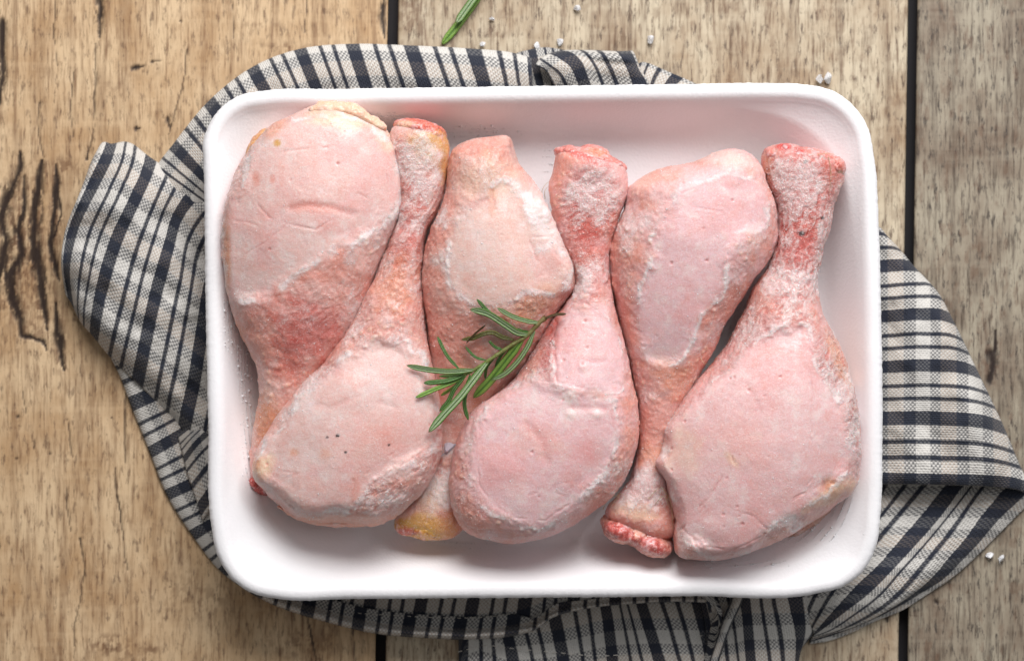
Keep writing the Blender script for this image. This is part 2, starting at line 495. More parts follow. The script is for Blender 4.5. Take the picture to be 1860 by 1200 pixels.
add_obj('groove_base', mesh_np('groove_base', co, [(3, 2, 1, 0)], False), M_groove, table)

# ------------------------------------------------------------------ foam tray
RIM = 0.0285
rim_pts = [(368,290),(367,262),(378,226),(401,194),(436,172),(480,164),(620,161),(930,156),(1250,152),(1400,150),(1455,152),(1510,163),(1550,190),(1577,230),(1589,285),
           (1597,400),(1602,560),(1604,760),(1601,930),(1594,985),(1573,1032),(1535,1064),(1480,1079),(1250,1083),(930,1086),(640,1088),(505,1088),(452,1075),(417,1048),(394,1008),(383,955),
           (377,760),(372,540)]
NT_ = 2000
ring = closed_spline(rim_pts, NT_)
ringw = Pn(ring[:, 0], ring[:, 1], np.full(NT_, RIM))[:, :2]
tan = np.roll(ringw, -6, 0) - np.roll(ringw, 6, 0)
tan /= np.linalg.norm(tan, axis=1)[:, None]
nin = np.stack([tan[:, 1], -tan[:, 0]], -1)
cen = ringw.mean(0)
if ((cen - ringw) * nin).sum(1).mean() < 0: nin = -nin
# profile (inset mm, z mm): base underside -> outer wall -> lip -> inner wall -> floor
prof = [(60,5.2),(30,5.2),(19,5.2),(17.2,5.6),(15.6,7.2),(11,13),(6,20),(2.6,24.4),(1.2,25.3),(0.25,25.6),(0.0,26.2),(0.0,27.2),(0.12,27.9),(0.5,28.4),(1.2,28.6),(2.4,28.65),
        (3.7,28.6),(4.3,28.35),(4.8,27.7),(5.5,26.6),(6.6,24.6),(8.0,21.6),(9.6,18.0),(11.2,14.6),(12.7,11.9),(14.4,10.0),(16.6,9.0),(19.5,8.7),(24,8.6),(32,8.6),(45,8.6),(62,8.6)]
pr = spline(prof, 84)
pr[:, 1] = np.interp(np.linspace(0, 1, 84), np.linspace(0, 1, 84), pr[:, 1])
def inset_ring(d):
    k = int(2 + d * 16)                     # smooth more as the inset grows so corners stay round
    p = ringw + nin * d * 1e-3
    if d > 6:
        # blend towards a scaled superellipse-free copy of the ring to keep deep insets clean
        ker = np.ones(2 * k + 1) / (2 * k + 1)
        q = np.concatenate([p[-k:], p, p[:k]])
        p = np.stack([np.convolve(q[:, c], ker, 'valid') for c in (0, 1)], -1)
    return p
vs = []
for d, z in pr:
    if d <= 19.5: p = inset_ring(d)
    else:
        b = inset_ring(19.5); f = (d - 19.5) / (62 - 19.5)
        p = b + (cen - b) * (f * 0.98)
    zz = np.full(NT_, z * 1e-3)
    rough = fbm(ringw[:, 0] * 900, ringw[:, 1] * 900, octaves=3, seed=4)
    low = fbm(ringw[:, 0] * 45, ringw[:, 1] * 45, octaves=2, seed=9)
    w = math.exp(-(max(d, 0) / 0.7) ** 2) if z > 24 else 0.0
    p = p + nin * (rough * 0.00011 * w)[:, None]
    if z > 20: zz = zz + low * 0.0003 * min(1, (z - 20) / 8)
    vs.append(np.concatenate([p, zz[:, None]], 1))
vs = np.array(vs)
nr = len(vs)
i, j = np.meshgrid(np.arange(nr - 1), np.arange(NT_), indexing='ij')
jn = (j + 1) % NT_
F = np.stack([i * NT_ + j, i * NT_ + jn, (i + 1) * NT_ + jn, (i + 1) * NT_ + j], -1).reshape(-1, 4)
me = mesh_np('foam_tray', vs.reshape(-1, 3), F)
bm = bmesh.new(); bm.from_mesh(me); bm.verts.ensure_lookup_table()
for base in (0, (nr - 1) * NT_):
    try: bm.faces.new([bm.verts[base + k] for k in range(NT_)])
    except ValueError: pass
bmesh.ops.recalc_face_normals(bm, faces=bm.faces)
bm.to_mesh(me); bm.free()
tray = add_obj('foam_tray', me, M_foam)
tag(tray, 'white rounded foam meat tray lying on the checked towel', 'tray')

# ------------------------------------------------------------------ checked towel
towel = empty('tea_towel')
tag(towel, 'crumpled cream and black checked tea towel spread under the foam tray', 'towel')
PER = 96.0
cl_co, cl_f, cl_uv = [], [], []
def loft(guides, step=4.0, v0=0.0, wr=0.5, seed=0, dest=None, vscale=1.0, uoff=0.0):
    """guides: (u, [(px, py, z mm), ...]) each drawn along a stripe of the weave"""
    L = [np.hypot(*np.diff(np.asarray(g[1], float)[:, :2], axis=0).T).sum() for g in guides]
    nv = max(8, int(max(L) / step))
    us = np.array([g[0] for g in guides], float)
    if us[0] > us[-1]: guides = guides[::-1]; us = us[::-1]; L = L[::-1]
    G = np.stack([spline(g[1], nv) for g in guides])            # (ng, nv, 3)
    width = sum(np.linalg.norm((G[k + 1] - G[k])[:, :2], axis=1).max() for k in range(len(G) - 1))
    nu = max(6, int(width / step))
    uu = np.linspace(us[0], us[-1], nu)
    R = hermite(us, G.reshape(len(G), -1), uu).reshape(nu, nv, 3)
    Lm = np.interp(uu, us, L)
    V = v0 + np.linspace(0, 1, nv)[None, :] * (Lm / PER * vscale)[:, None]
    U = np.repeat(uu[:, None], nv, 1) + uoff
    X, Y, Z = R[..., 0], R[..., 1], R[..., 2]
    Z = Z + wr * fbm(X / 60, Y / 60, octaves=3, seed=seed + 40) + 0.12 * fbm(X / 14, Y / 14, octaves=2, seed=seed + 50)
    Z = np.maximum(Z, 0.9)
    co = Pn(X.ravel(), Y.ravel(), Z.ravel() * 1e-3)
    tgt = dest if dest is not None else (cl_co, cl_f, cl_uv)
    off = sum(len(c) for c in tgt[0])
    f = grid_faces(nu, nv)
    # orient up
    a, b, c_ = co[f[0, 0]], co[f[0, 1]], co[f[0, 2]]
    if np.cross(b - a, c_ - a)[2] < 0: f = f[:, ::-1]
    tgt[0].append(co); tgt[1].append(f + off); tgt[2].append(np.stack([U.ravel(), V.ravel()], -1))

def roll(ex, ey, ix, iy, zs):
    """cross section from the outer edge (ex, ey) inwards to (ix, iy): heights zs in mm"""
    n = len(zs)
    return [(ex + (ix - ex) * f, ey + (iy - ey) * f, z) for f, z in zs]
RZ = [(0.015, 0.9), (0.0, 2.6), (0.04, 5.2), (0.14, 8.2), (0.32, 10.0), (0.55, 9.0), (0.8, 5.4), (1.0, 4.2)]
# band along the tray's upper left corner and upper side
A = [(-1.35, 262, 345, 420, 440), (-0.6, 284, 300, 420, 400), (0, 313, 262, 430, 385), (1, 379, 182, 480, 330), (2, 458, 121, 540, 275), (3, 545, 88, 610, 245), (4, 640, 79, 690, 235),
     (5, 746, 82, 800, 235), (6, 860, 88, 905, 235), (6.55, 925, 94, 950, 235), (6.95, 965, 104, 972, 235)]
loft([(u_, roll(ex, ey, ix, iy, RZ)) for u_, ex, ey, ix, iy in A], v0=0.1, seed=1, wr=1.1)
# crossing folds at the upper side
loft([(-0.9, roll(930, 100, 965, 230, [(0, 1), (0.1, 3), (0.4, 4), (1, 4)])), (-0.2, roll(950, 93, 985, 230, [(0, 1), (.1, 4), (.4, 5), (1, 4)])),
      (0.5, roll(990, 86, 1020, 230, [(0, 1), (.1, 4), (.4, 5), (1, 4)])), (1.2, roll(1030, 92, 1050, 230, [(0, 1), (.1, 3), (.4, 4), (1, 4)]))], v0=0.3, seed=2, wr=.3, uoff=-0.1)
loft([(-0.62, [(972, 118, 9.5), (990, 128, 10.5), (1000, 145, 10), (1010, 175, 7), (1015, 230, 4)]), (-0.3, [(984, 104, 8), (1000, 115, 11.5), (1022, 132, 11.5), (1036, 160, 9), (1040, 230, 4)]),
      (0.05, [(1014, 93, 3), (1030, 96, 8), (1050, 112, 11.5), (1062, 140, 10.5), (1075, 180, 7), (1080, 230, 4)]),
      (0.5, [(1068, 91, 2), (1073, 94, 7), (1088, 115, 10.5), (1104, 150, 9), (1112, 230, 4)]),
      (1.0, [(1133, 93, 2), (1137, 97, 7), (1150, 122, 10), (1163, 152, 8.5), (1172, 230, 4)]), (1.16, [(1149, 92, 1.5), (1152, 97, 5), (1163, 124, 8), (1180, 152, 7), (1190, 230, 4)])],
     v0=0.2, seed=3, wr=0.3)
loft([(-0.5, [(1153, 118, 3), (1150, 140, 5), (1148, 220, 4)]), (0.5, [(1186, 118, 2.5), (1176, 140, 5), (1172, 220, 4)]), (0.78, [(1213, 130, 2), (1200, 150, 4), (1195, 220, 4)]),
      (1.15, [(1244, 143, 1.5), (1232, 156, 3), (1226, 220, 4)]), (1.6, [(1290, 165, 1), (1280, 175, 2), (1270, 220, 3)])], v0=0.4, seed=4, wr=0.2)
# big rounded fold on the left
loft([(-0.33, [(176, 276, 1.2), (170, 285, 2), (150, 342, 2.0), (121, 424, 2), (112, 476, 2), (119, 524, 1.5)]),
      (-0.28, [(180, 266, 2.0), (168, 290, 6), (147, 345, 7), (117, 428, 7), (111, 478, 6), (118, 528, 3)]),
      (0.0, [(204, 261, 2.0), (196, 285, 9), (172, 335, 12), (133, 420, 12), (121, 480, 10), (130, 552, 3)]),
      (0.5, [(236, 259, 2.0), (232, 285, 10.5), (208, 345, 15), (170, 430, 15), (152, 510, 13), (146, 572, 7), (147, 586, 3)]),
      (1.0, [(275, 287, 3.0), (268, 312, 11), (249, 355, 15.5), (213, 432, 16.5), (188, 510, 15), (173, 585, 10), (170, 612, 4)]),
      (1.5, [(318, 314, 4), (306, 338, 11), (285, 385, 14), (258, 460, 16), (232, 560, 15), (212, 640, 9), (208, 658, 4)]),
      (2.0, [(366, 338, 5), (344, 362, 10), (322, 395, 12), (308, 445, 14), (281, 543, 14), (258, 655, 10), (250, 696, 4)]),
      (2.5, [(405, 375, 5), (380, 395, 8), (352, 440, 10), (336, 520, 12.5), (312, 640, 12), (296, 715, 8.5), (292, 738, 4)]),
      (3.0, [(440, 400, 5), (410, 440, 7), (382, 520, 9), (366, 610, 11), (352, 700, 11), (337, 768, 7), (334, 785, 4)]),
      (3.5, [(470, 420, 5), (440, 500, 6), (418, 600, 8), (400, 700, 9), (380, 800, 6), (376, 826, 4)]),
      (4.2, [(500, 440, 5), (480, 560, 5), (460, 700, 5), (440, 850, 4)])], v0=0.05, seed=5, wr=1.7)
# hem running down the left and along the lower side
RZ2 = [(0.0, 0.95), (0.06, 2.0), (0.3, 3.4), (0.6, 4.2), (1.0, 4.2)]
C = [(-0.9, 196, 640, 262, 600), (-0.5, 216, 680, 275, 655), (0, 237, 735, 300, 708), (1, 272, 822, 345, 780), (2, 303, 899, 390, 860), (3, 349, 972, 430, 925), (4, 404, 1040, 470, 970), (4.6, 446, 1070, 500, 1000),
     (5.2, 497, 1096, 525, 1010), (6.2, 592, 1127, 612, 1020), (7.2, 682, 1148, 702, 1030), (8.2, 772, 1156, 795, 1040), (9.2, 866, 1159, 888, 1040), (9.8, 925, 1154, 942, 1040),
     (10.2, 968, 1143, 980, 1040), (10.6, 1003, 1120, 1012, 1040), (11.2, 1060, 1104, 1065, 1030), (12.2, 1150, 1094, 1152, 1030), (13.2, 1240, 1090, 1240, 1030), (13.7, 1283, 1092, 1285, 1030)]
def hz(k): return [(f, z + (5.5 * smooth(9.6, 11.0, np.array(k))) * (1.0 if f < .9 else 0.3)) for f, z in RZ2]
loft([(u_, roll(ex, ey, ix, iy, hz(u_))) for u_, ex, ey, ix, iy in C], v0=0.0, seed=6, wr=0.35)
# inner fold between the left fold and the hem
loft([(-1.0, [(322, 790, 4.5), (350, 770, 7), (400, 740, 6)]), (0.0, [(334, 835, 5), (356, 806, 8), (410, 760, 6)]), (0.5, [(342, 866, 5), (366, 836, 7.5), (415, 790, 6)]), (0.75, [(354, 900, 5), (374, 872, 7), (420, 830, 6)]),
      (1.2, [(368, 945, 4.5), (388, 915, 6), (430, 870, 5)])], v0=0.5, seed=7, wr=0.2)
# under layer at the lower side
loft([(-0.12, [(832, 1140, 1.2), (833, 1175, 1.4), (832, 1290, 1.2)]), (0, [(842, 1100, 1.5), (842, 1170, 2.0), (839, 1290, 1.5)]), (1, [(905, 1100, 1.5), (924, 1160, 2.5), (945, 1290, 2)]), (2, [(1000, 1090, 1.5), (1010, 1130, 2.2), (1040, 1290, 2)]),
      (3, [(1096, 1070, 1.5), (1104, 1120, 2.5), (1122, 1290, 2)]), (4, [(1156, 1070, 2), (1176, 1130, 4.5), (1225, 1290, 3)]), (5, [(1262, 1070, 2), (1278, 1130, 3), (1310, 1290, 2)]), (5.3, [(1290, 1070, 2), (1303, 1130, 2.4), (1335, 1290, 2)])],
     v0=0.2, seed=8, wr=0.4)
loft([(-1.0, [(1262, 1050, 4), (1282, 1140, 3.6), (1268, 1290, 2.6)]), (-0.5, [(1300, 1050, 4), (1322, 1130, 5), (1332, 1200, 5), (1340, 1290, 4)]), (0, [(1345, 1040, 4), (1354, 1090, 6), (1363, 1197, 6), (1372, 1290, 4)]),
      (0.5, [(1385, 1040, 4), (1392, 1090, 6.5), (1408, 1190, 6), (1415, 1290, 4)]), (1.0, [(1438, 1040, 4), (1446, 1090, 6), (1456, 1150, 5.5), (1450, 1205, 2), (1440, 1290, 1.2)]),
      (1.42, [(1485, 1040, 4), (1492, 1100, 4.5), (1478, 1148, 3), (1446, 1188, 1.4), (1400, 1290, 1.0)])], v0=0.0, seed=9, wr=0.4, uoff=0.0)
# lower right layer with slanting stripes
loft([(-1.0, [(1610, 860, 4), (1560, 950, 4.5), (1500, 1020, 5), (1440, 1070, 4.5), (1430, 1090, 4)]),
      (-0.5, [(1672, 862, 3), (1655, 885, 4), (1599, 953, 5), (1540, 1022, 7), (1495, 1078, 8), (1470, 1128, 5)]),
      (-0.25, [(1710, 862, 3), (1692, 885, 4), (1627, 962, 5.5), (1579, 1019, 7.5), (1539, 1058, 8.5), (1502, 1109, 8), (1477, 1146, 4)]),
      (0.0, [(1754, 862, 3), (1735, 885, 4), (1701, 931, 5.5), (1644, 996, 7), (1602, 1041, 9), (1559, 1081, 9), (1522, 1112, 8), (1478, 1152, 3.5)]),
      (0.5, [(1788, 864, 3), (1769, 888, 4), (1698, 979, 6.5), (1644, 1041, 8.5), (1602, 1087, 8.5), (1559, 1118, 7), (1511, 1146, 5), (1476, 1157, 3)]),
      (0.75, [(1820, 864, 3), (1800, 885, 4), (1738, 973, 6), (1692, 1030, 7.5), (1655, 1073, 7), (1612, 1106, 5.5), (1559, 1134, 4), (1474, 1161, 2.4)]),
      (1.0, [(1868, 870, 3), (1848, 894, 4), (1800, 942, 4.5), (1766, 985, 4.5), (1739, 1014, 5), (1710, 1046, 4), (1660, 1080, 3), (1590, 1120, 2.4), (1472, 1164, 1.8)]),
      (1.34, [(1910, 880, 1.2), (1862, 922, 1.2), (1825, 959, 1.2), (1780, 1004, 1.2), (1732, 1047, 1.3), (1681, 1081, 1.2), (1644, 1105, 1.1), (1587, 1129, 1.1), (1545, 1149, 1.1), (1502, 1164, 1.0), (1470, 1169, 1.0)])],
     v0=0.0, seed=10, wr=0.3)
# right hand flap with level stripes
loft([(-0.75, [(1500, 405, 4), (1580, 408, 4), (1600, 414, 3), (1608, 424, 1.2)]), (-0.4, [(1500, 446, 4), (1590, 446, 6), (1625, 448, 4), (1634, 452, 1.2)]), (0, [(1500, 487, 4), (1605, 484, 8), (1648, 482, 6), (1661, 484, 1.5)]),
      (0.5, [(1500, 532, 4), (1605, 530, 9), (1670, 526, 9), (1699, 528, 4), (1704, 531, 1.6)]), (1, [(1500, 577, 4), (1605, 575, 9.5), (1670, 571, 12), (1722, 576, 7), (1731, 581, 2)]), (2, [(1500, 668, 4), (1605, 667, 10), (1690, 664, 14), (1764, 672, 9), (1778, 678, 2.5)]),
      (3, [(1500, 762, 4), (1605, 760, 10.5), (1700, 760, 15), (1806, 771, 11), (1825, 778, 3)]), (3.5, [(1500, 818, 4), (1605, 815, 11), (1700, 815, 15), (1820, 825, 12), (1848, 834, 5)]),
      (4.0, [(1500, 872, 4), (1605, 870, 11), (1700, 872, 14.5), (1800, 875, 13.5), (1850, 880, 9), (1868, 886, 5)]), (4.12, [(1500, 880, 4), (1605, 879, 10), (1700, 880, 13.5), (1800, 884, 12.5), (1850, 890, 8), (1866, 896, 4)])],
     v0=0.3, seed=11, wr=1.3)
# cloth that lies hidden under the tray
loft([(0, [(470, 300, 2.6), (470, 980, 2.6)]), (10, [(1520, 300, 2.6), (1520, 980, 2.6)])], step=16, seed=12, wr=0.1)
def cloth_object(name, dest, thick, mat, parent):
    co = np.concatenate(dest[0]); f = np.concatenate(dest[1]); uv = np.concatenate(dest[2])
    me = mesh_np(name, co, f)
    ul = me.uv_layers.new(name='weave')
    li = np.empty(len(me.loops), np.int32); me.loops.foreach_get('vertex_index', li)
    ul.data.foreach_set('uv', np.ascontiguousarray(uv[li], dtype=np.float32).ravel())
    o = add_obj(name, me, mat, parent)
    if thick:
        m = o.modifiers.new('thickness', 'SOLIDIFY'); m.thickness = thick; m.offset = -1
    return o
cloth_object('cloth', (cl_co, cl_f, cl_uv), 0.0007, M_cloth, towel)
# turned hem: a ribbon of doubled cloth along the lower edge
hem = ([], [], [])
def hz_at(u_): return 5.5 * float(smooth(9.6, 11.0, np.array(u_)))
HEM = [(g[0], g[1], g[2], g[3], g[4]) for g in C if g[0] >= 4.6]
gl = []
for (u_, ex, ey, ix, iy) in HEM:
    L_ = math.hypot(ix - ex, iy - ey); wdt = 40 if u_ < 10 else (22 if u_ < 11 else 14)
    dx, dy = (ix - ex) / L_, (iy - ey) / L_
    zb = hz_at(u_)
    gl.append((u_ + 0.16, [(ex - dx * 2, ey - dy * 2, 1.0 + zb), (ex - dx * 1.5, ey - dy * 1.5, 2.6 + zb), (ex + dx * wdt * .5, ey + dy * wdt * .5, 4.6 + zb), (ex + dx * wdt, ey + dy * wdt, 4.9 + zb)]))
loft(gl, step=3.2, v0=0.55, seed=13, wr=0.25, dest=hem)
# the hem curling over at its end, then the loose narrow fold beside it
loft([(0.0, [(1272, 1088, 10.5), (1284, 1096, 9.5), (1288, 1112, 7.5)]), (0.3, [(1282, 1082, 11), (1297, 1092, 9.5), (1300, 1112, 7)]), (0.6, [(1296, 1086, 10), (1306, 1105, 8.5), (1296, 1125, 6)]),
      (1.0, [(1304, 1112, 8), (1306, 1128, 7), (1292, 1134, 5)]), (1.4, [(1306, 1140, 7), (1300, 1152, 6), (1288, 1150, 4)]), (1.9, [(1302, 1168, 6), (1292, 1178, 5), (1284, 1172, 3.5)]), (2.6, [(1290, 1215, 5), (1280, 1220, 4), (1276, 1210, 3)])],
     step=3.0, v0=0.2, seed=14, wr=0.15, dest=hem)
loft([(0.62, [(1330, 1070, 7), (1326, 1090, 8), (1312, 1125, 8), (1300, 1165, 7), (1278, 1230, 5)]), (0.78, [(1346, 1070, 7), (1338, 1095, 10), (1322, 1130, 10), (1308, 1165, 8.5), (1288, 1230, 6)]), (0.92, [(1356, 1070, 5), (1346, 1098, 7), (1328, 1135, 6.5), (1316, 1170, 5.5), (1296, 1230, 4)])],
     step=3.0, v0=0.4, seed=15, wr=0.15, dest=hem)
cloth_object('hem', hem, 0.0008, M_cloth, towel)
# sewing thread
tb = bmesh.new()
def dash(a, b, r, bmx):
    a, b = Vector(a), Vector(b); d = (b - a); 
    side = Vector((-d.y, d.x, 0)).normalized() * r; up = Vector((0, 0, r))
    vsx = [bmx.verts.new(p) for p in (a + side, a + up, a - side, b + side, b + up, b - side)]
    for q in ((0, 1, 4, 3), (1, 2, 5, 4), (0, 3, 5, 2)): bmx.faces.new([vsx[k] for k in q])
    bmx.faces.new([vsx[0], vsx[2], vsx[1]]); bmx.faces.new([vsx[3], vsx[4], vsx[5]])
sp = spline([(832, 1183), (880, 1172), (940, 1178), (1010, 1184), (1080, 1190), (1150, 1186), (1200, 1176), (1250, 1163), (1290, 1147)], 60)
for k in range(0, 58, 2):
    dash(P(sp[k, 0], sp[k, 1], 0.0036), P(sp[k + 1, 0], sp[k + 1, 1], 0.0036), 0.00013, tb)
sp = spline([(560, 1104), (640, 1112), (720, 1117), (800, 1121), (880, 1120), (940, 1112)], 60)
for k in range(0, 58, 2):
    dash(P(sp[k, 0], sp[k, 1], 0.0056), P(sp[k + 1, 0], sp[k + 1, 1], 0.0056), 0.00012, tb)
me = bpy.data.meshes.new('stitching'); tb.to_mesh(me); tb.free()
st = add_obj('stitching', me, M_thread, towel); st['kind'] = 'stuff'

# ------------------------------------------------------------------ drumsticks
PALE_W, PALE_P = lin(234, 203, 198), lin(233, 199, 203)
SALM, RED, DEEP = lin(229, 165, 151), lin(206, 84, 74), lin(150, 40, 36)
YEL, CREAM, FRW, ORNG, BLACK = lin(216, 168, 84), lin(240, 214, 184), lin(240, 228, 226), lin(226, 160, 122), lin(40, 14, 12)
PINK = lin(230, 172, 172)
FLOOR = 8.75     # tray floor, mm
bvhs = []

def inflate(outline, axis, n=260, nr=18, pexp=2.3, zmin=FLOOR):
    """closed coarse body (mm): outline (px) at the waist; axis (px, zc, h) spine with centre height and half thickness"""
    O = closed_spline(outline, n)
    Ax = spline(axis, 200)                       # px,py,zc,h
    d = (O[:, None, 0] - Ax[None, :, 0]) ** 2 + (O[:, None, 1] - Ax[None, :, 1]) ** 2
    k = d.argmin(1)
    A_ = Ax[k]
    ker = np.hanning(15); ker /= ker.sum()
    A_ = np.stack([np.convolve(np.concatenate([A_[-7:, c], A_[:, c], A_[:7, c]]), ker, 'valid') for c in range(4)], -1)
    rr = np.sin(np.linspace(0, 1, nr) * math.pi / 2)
    rings = []
    for s, seq in ((1, rr), (-1, rr[::-1][1:])):
        for r in seq:
            q = A_[:, :2] + (O - A_[:, :2]) * r
            z = A_[:, 2] + s * A_[:, 3] * np.maximum(0, 1 - r ** pexp) ** (1 / pexp)
            co = Pn(q[:, 0], q[:, 1], A_[:, 2] * 1e-3) * 1e3
            co[:, 2] = np.maximum(z, zmin)
            rings.append(co)
    R = np.array(rings); m = len(R)
    i, j = np.meshgrid(np.arange(m - 1), np.arange(n), indexing='ij'); jn = (j + 1) % n
    F = np.stack([i * n + j, (i + 1) * n + j, (i + 1) * n + jn, i * n + jn], -1).reshape(-1, 4)
    co = R.reshape(-1, 3)
    # close top and bottom onto the spine
    caps = []
    return co, F, n, m

def ellipsoid(px, py, rx, ry, z, rz, ang=0):
    """mm ellipsoid around a photo pixel; rx, ry in px"""
    bm = bmesh.new(); bmesh.ops.create_icosphere(bm, subdivisions=3, radius=1)
    s = S0 * (HC - z * 1e-3) / HC * 1e3
    ca, sa = math.cos(ang), math.sin(ang)
    c = P(px, py, z * 1e-3)
    co = np.array([v.co[:] for v in bm.verts]); f = np.array([[v.index for v in fc.verts] for fc in bm.faces]); bm.free()
    x, y = co[:, 0] * rx * s, co[:, 1] * ry * s
    return np.stack([c[0] * 1e3 + x * ca - y * sa, c[1] * 1e3 + x * sa + y * ca, z + co[:, 2] * rz], -1), f

def remesh(parts, voxel):
    bm = bmesh.new()
    for co, f in parts:
        vv = [bm.verts.new(c) for c in co]
        for q in f:
            try: bm.faces.new([vv[k] for k in q])
            except ValueError: pass
    bmesh.ops.remove_doubles(bm, verts=bm.verts, dist=0.02)
    bmesh.ops.recalc_face_normals(bm, faces=bm.faces)
    me = bpy.data.meshes.new('tmp'); bm.to_mesh(me); bm.free()
    o = bpy.data.objects.new('tmp', me); scene.collection.objects.link(o)
    md = o.modifiers.new('r', 'REMESH'); md.mode = 'VOXEL'; md.voxel_size = voxel; md.use_smooth_shade = True
    sm = o.modifiers.new('s', 'SMOOTH'); sm.factor = 0.5; sm.iterations = 12
    dg = bpy.context.evaluated_depsgraph_get()
    ev = o.evaluated_get(dg)
    out = bpy.data.meshes.new_from_object(ev)
    bpy.data.objects.remove(o); bpy.data.meshes.remove(me)
    return out

def get_co(me):
    a = np.empty(len(me.vertices) * 3, np.float32); me.vertices.foreach_get('co', a); return a.reshape(-1, 3).astype(float)
def get_no(me):
    a = np.empty(len(me.vertices) * 3, np.float32); me.vertex_normals.foreach_get('vector', a); return a.reshape(-1, 3).astype(float)
def set_co(me, co):
    me.vertices.foreach_set('co', np.ascontiguousarray(co, dtype=np.float32).ravel()); me.update()

def blend(c, target, w):
    return c * (1 - w[:, None]) + np.asarray(target)[None, :] * w[:, None]

def make_meat(spec):
    co0, F, n, m = inflate(spec['outline'], spec['axis'])
    parts = [(co0, F)]
    for e in spec.get('lumps', []): parts.append(ellipsoid(*e))
    me = remesh(parts, spec.get('voxel', 0.36))
    co = get_co(me); no = get_no(me)
    sd = spec['seed']
    px, py = to_px(co * 1e-3)
    up = smooth(0.0, 0.45, no[:, 2])
    mm = co
    # frozen-film contact patches
    cpatch = np.zeros(len(co)); patch = np.zeros(len(co)); border = np.zeros(len(co))
    for pg in spec['patches']:
        poly = closed_spline(pg['poly'], 90)
        jx = px + 9 * fbm(px / 34, py / 34, octaves=4, seed=sd + 1, gain=.6); jy = py + 9 * fbm(px / 34, py / 34, octaves=4, seed=sd + 2, gain=.6)
        s = poly_sd(jx, jy, poly)
        msk = smooth(-5, 9, s) * smooth(0.05, 0.35, no[:, 2])
        sel = (s > 4) & (no[:, 2] > 0.3)
        if sel.sum() > 50:
            Aq = np.stack([np.ones(len(px)), px / 200, py / 200, (px / 200) ** 2, (py / 200) ** 2, px * py / 4e4], -1)
            cf, *_ = np.linalg.lstsq(Aq[sel], co[sel, 2], rcond=None)
            fit = Aq @ cf
            w = smooth(-8, 20, s) * smooth(0.05, 0.35, no[:, 2]) * pg.get('flat', 0.9)
            co[:, 2] += w * (fit - pg.get('sink', 0.35) - co[:, 2])
        patch = np.maximum(patch, msk); cpatch = np.maximum(cpatch, smooth(-26, 10, s + 8 * fbm(px / 20, py / 20, octaves=3, seed=sd + 41)) * smooth(-0.05, 0.5, no[:, 2]))
        bw = np.exp(-((s + 3) / pg.get('bw', 6)) ** 2) * smooth(0.0, 0.3, no[:, 2])
        bn = smooth(-0.6, 0.5, fbm(px / 30, py / 30, octaves=2, seed=sd + 5))
        border = np.maximum(border, bw * bn)
    rest = 1 - patch
    t_ax, _ = line_d(px, py, [(p[0], p[1]) for p in spec['axis']])
    # region weights given in the spec: shank = finely wrinkled, goose = follicle bumps
    def wsum(lst):
        w = np.zeros(len(co))
        for (cx, cy, rx, ry, a) in lst:
            w = np.maximum(w, a * smooth(1.25, 0.55, np.hypot((px - cx) / rx, (py - cy) / ry)))
        return w
    wr = wsum(spec.get('wrinkle', [])) * rest
    disp = 0.38 * fbm(mm[:, 0] / 9, mm[:, 1] / 9, mm[:, 2] / 9, octaves=3, seed=sd + 8) * (0.35 + 0.65 * rest)
    disp += 0.14 * fbm(mm[:, 0] / 2.6, mm[:, 1] / 2.6, mm[:, 2] / 2.6, octaves=3, seed=sd + 9) * (0.15 + 0.85 * rest)
    wl = worley(mm[:, 0] / 2.7, mm[:, 1] / 2.7, mm[:, 2] / 2.7, seed=sd + 10)
    goose = smooth(0.42, 0.08, wl)
    gmask = smooth(-0.15, 0.45, fbm(mm[:, 0] / 14, mm[:, 1] / 14, mm[:, 2] / 14, octaves=2, seed=sd + 11)) * rest
    disp += 0.26 * goose * gmask
    wp = 1.2 * fbm(mm[:, 0] / 4, mm[:, 1] / 4, mm[:, 2] / 4, octaves=2, seed=sd + 12)
    ca, sa = math.cos(spec.get('wang', 0.3)), math.sin(spec.get('wang', 0.3))
    a_, b_ = (mm[:, 0] * ca + mm[:, 1] * sa), (-mm[:, 0] * sa + mm[:, 1] * ca)
    ridg = 1 - np.abs(vnoise(a_ / 2.9 + wp, b_ / 1.15 + wp, mm[:, 2] / 2.0, seed=sd + 13)) * 2
    ridg2 = 1 - np.abs(vnoise(a_ / 1.5 + wp, b_ / 0.75 - wp, mm[:, 2] / 1.2, seed=sd + 14)) * 2
    disp += wr * (0.15 * ridg + 0.12 * ridg2)
    disp += 0.14 * border * (0.5 + 0.8 * np.abs(fbm(mm[:, 0] / 1.3, mm[:, 1] / 1.3, mm[:, 2] / 1.3, octaves=2, seed=sd + 15)))
    pit = smooth(0.16, 0.05, worley(mm[:, 0] / 4.5, mm[:, 1] / 4.5, mm[:, 2] / 4.5, seed=sd + 17)) * smooth(0.1, 0.5, fbm(px / 60, py / 60, octaves=2, seed=sd + 18))
    disp -= 0.3 * pit * patch
    disp += (0.02 + 0.07 * rest) * fbm(mm[:, 0] / 1.0, mm[:, 1] / 1.0, mm[:, 2] / 1.0, octaves=2, seed=sd + 19)
    crackw = np.zeros(len(co))
    for (pl, depth, w) in spec.get('creases', []):
        jx = px + 2.0 * fbm(px / 9, py / 9, octaves=2, seed=sd + 20)
        d, _ = line_d(jx, py, pl)
        g = np.exp(-(d / w) ** 2) * up
        fade = smooth(-0.7, 0.4, fbm(px / 22, py / 22, octaves=2, seed=sd + 21))
        if w < 5:
            g = np.exp(-(d / (w * 0.62)) ** 2) * up * fade
            disp -= 0.34 * depth * g
        else: disp -= 0.45 * depth * g
        crackw = np.maximum(crackw, g * min(1, abs(depth) * 1.2))
        if w < 5: disp += 0.06 * depth * np.exp(-((d - 1.8 * w) / w) ** 2) * up * fade
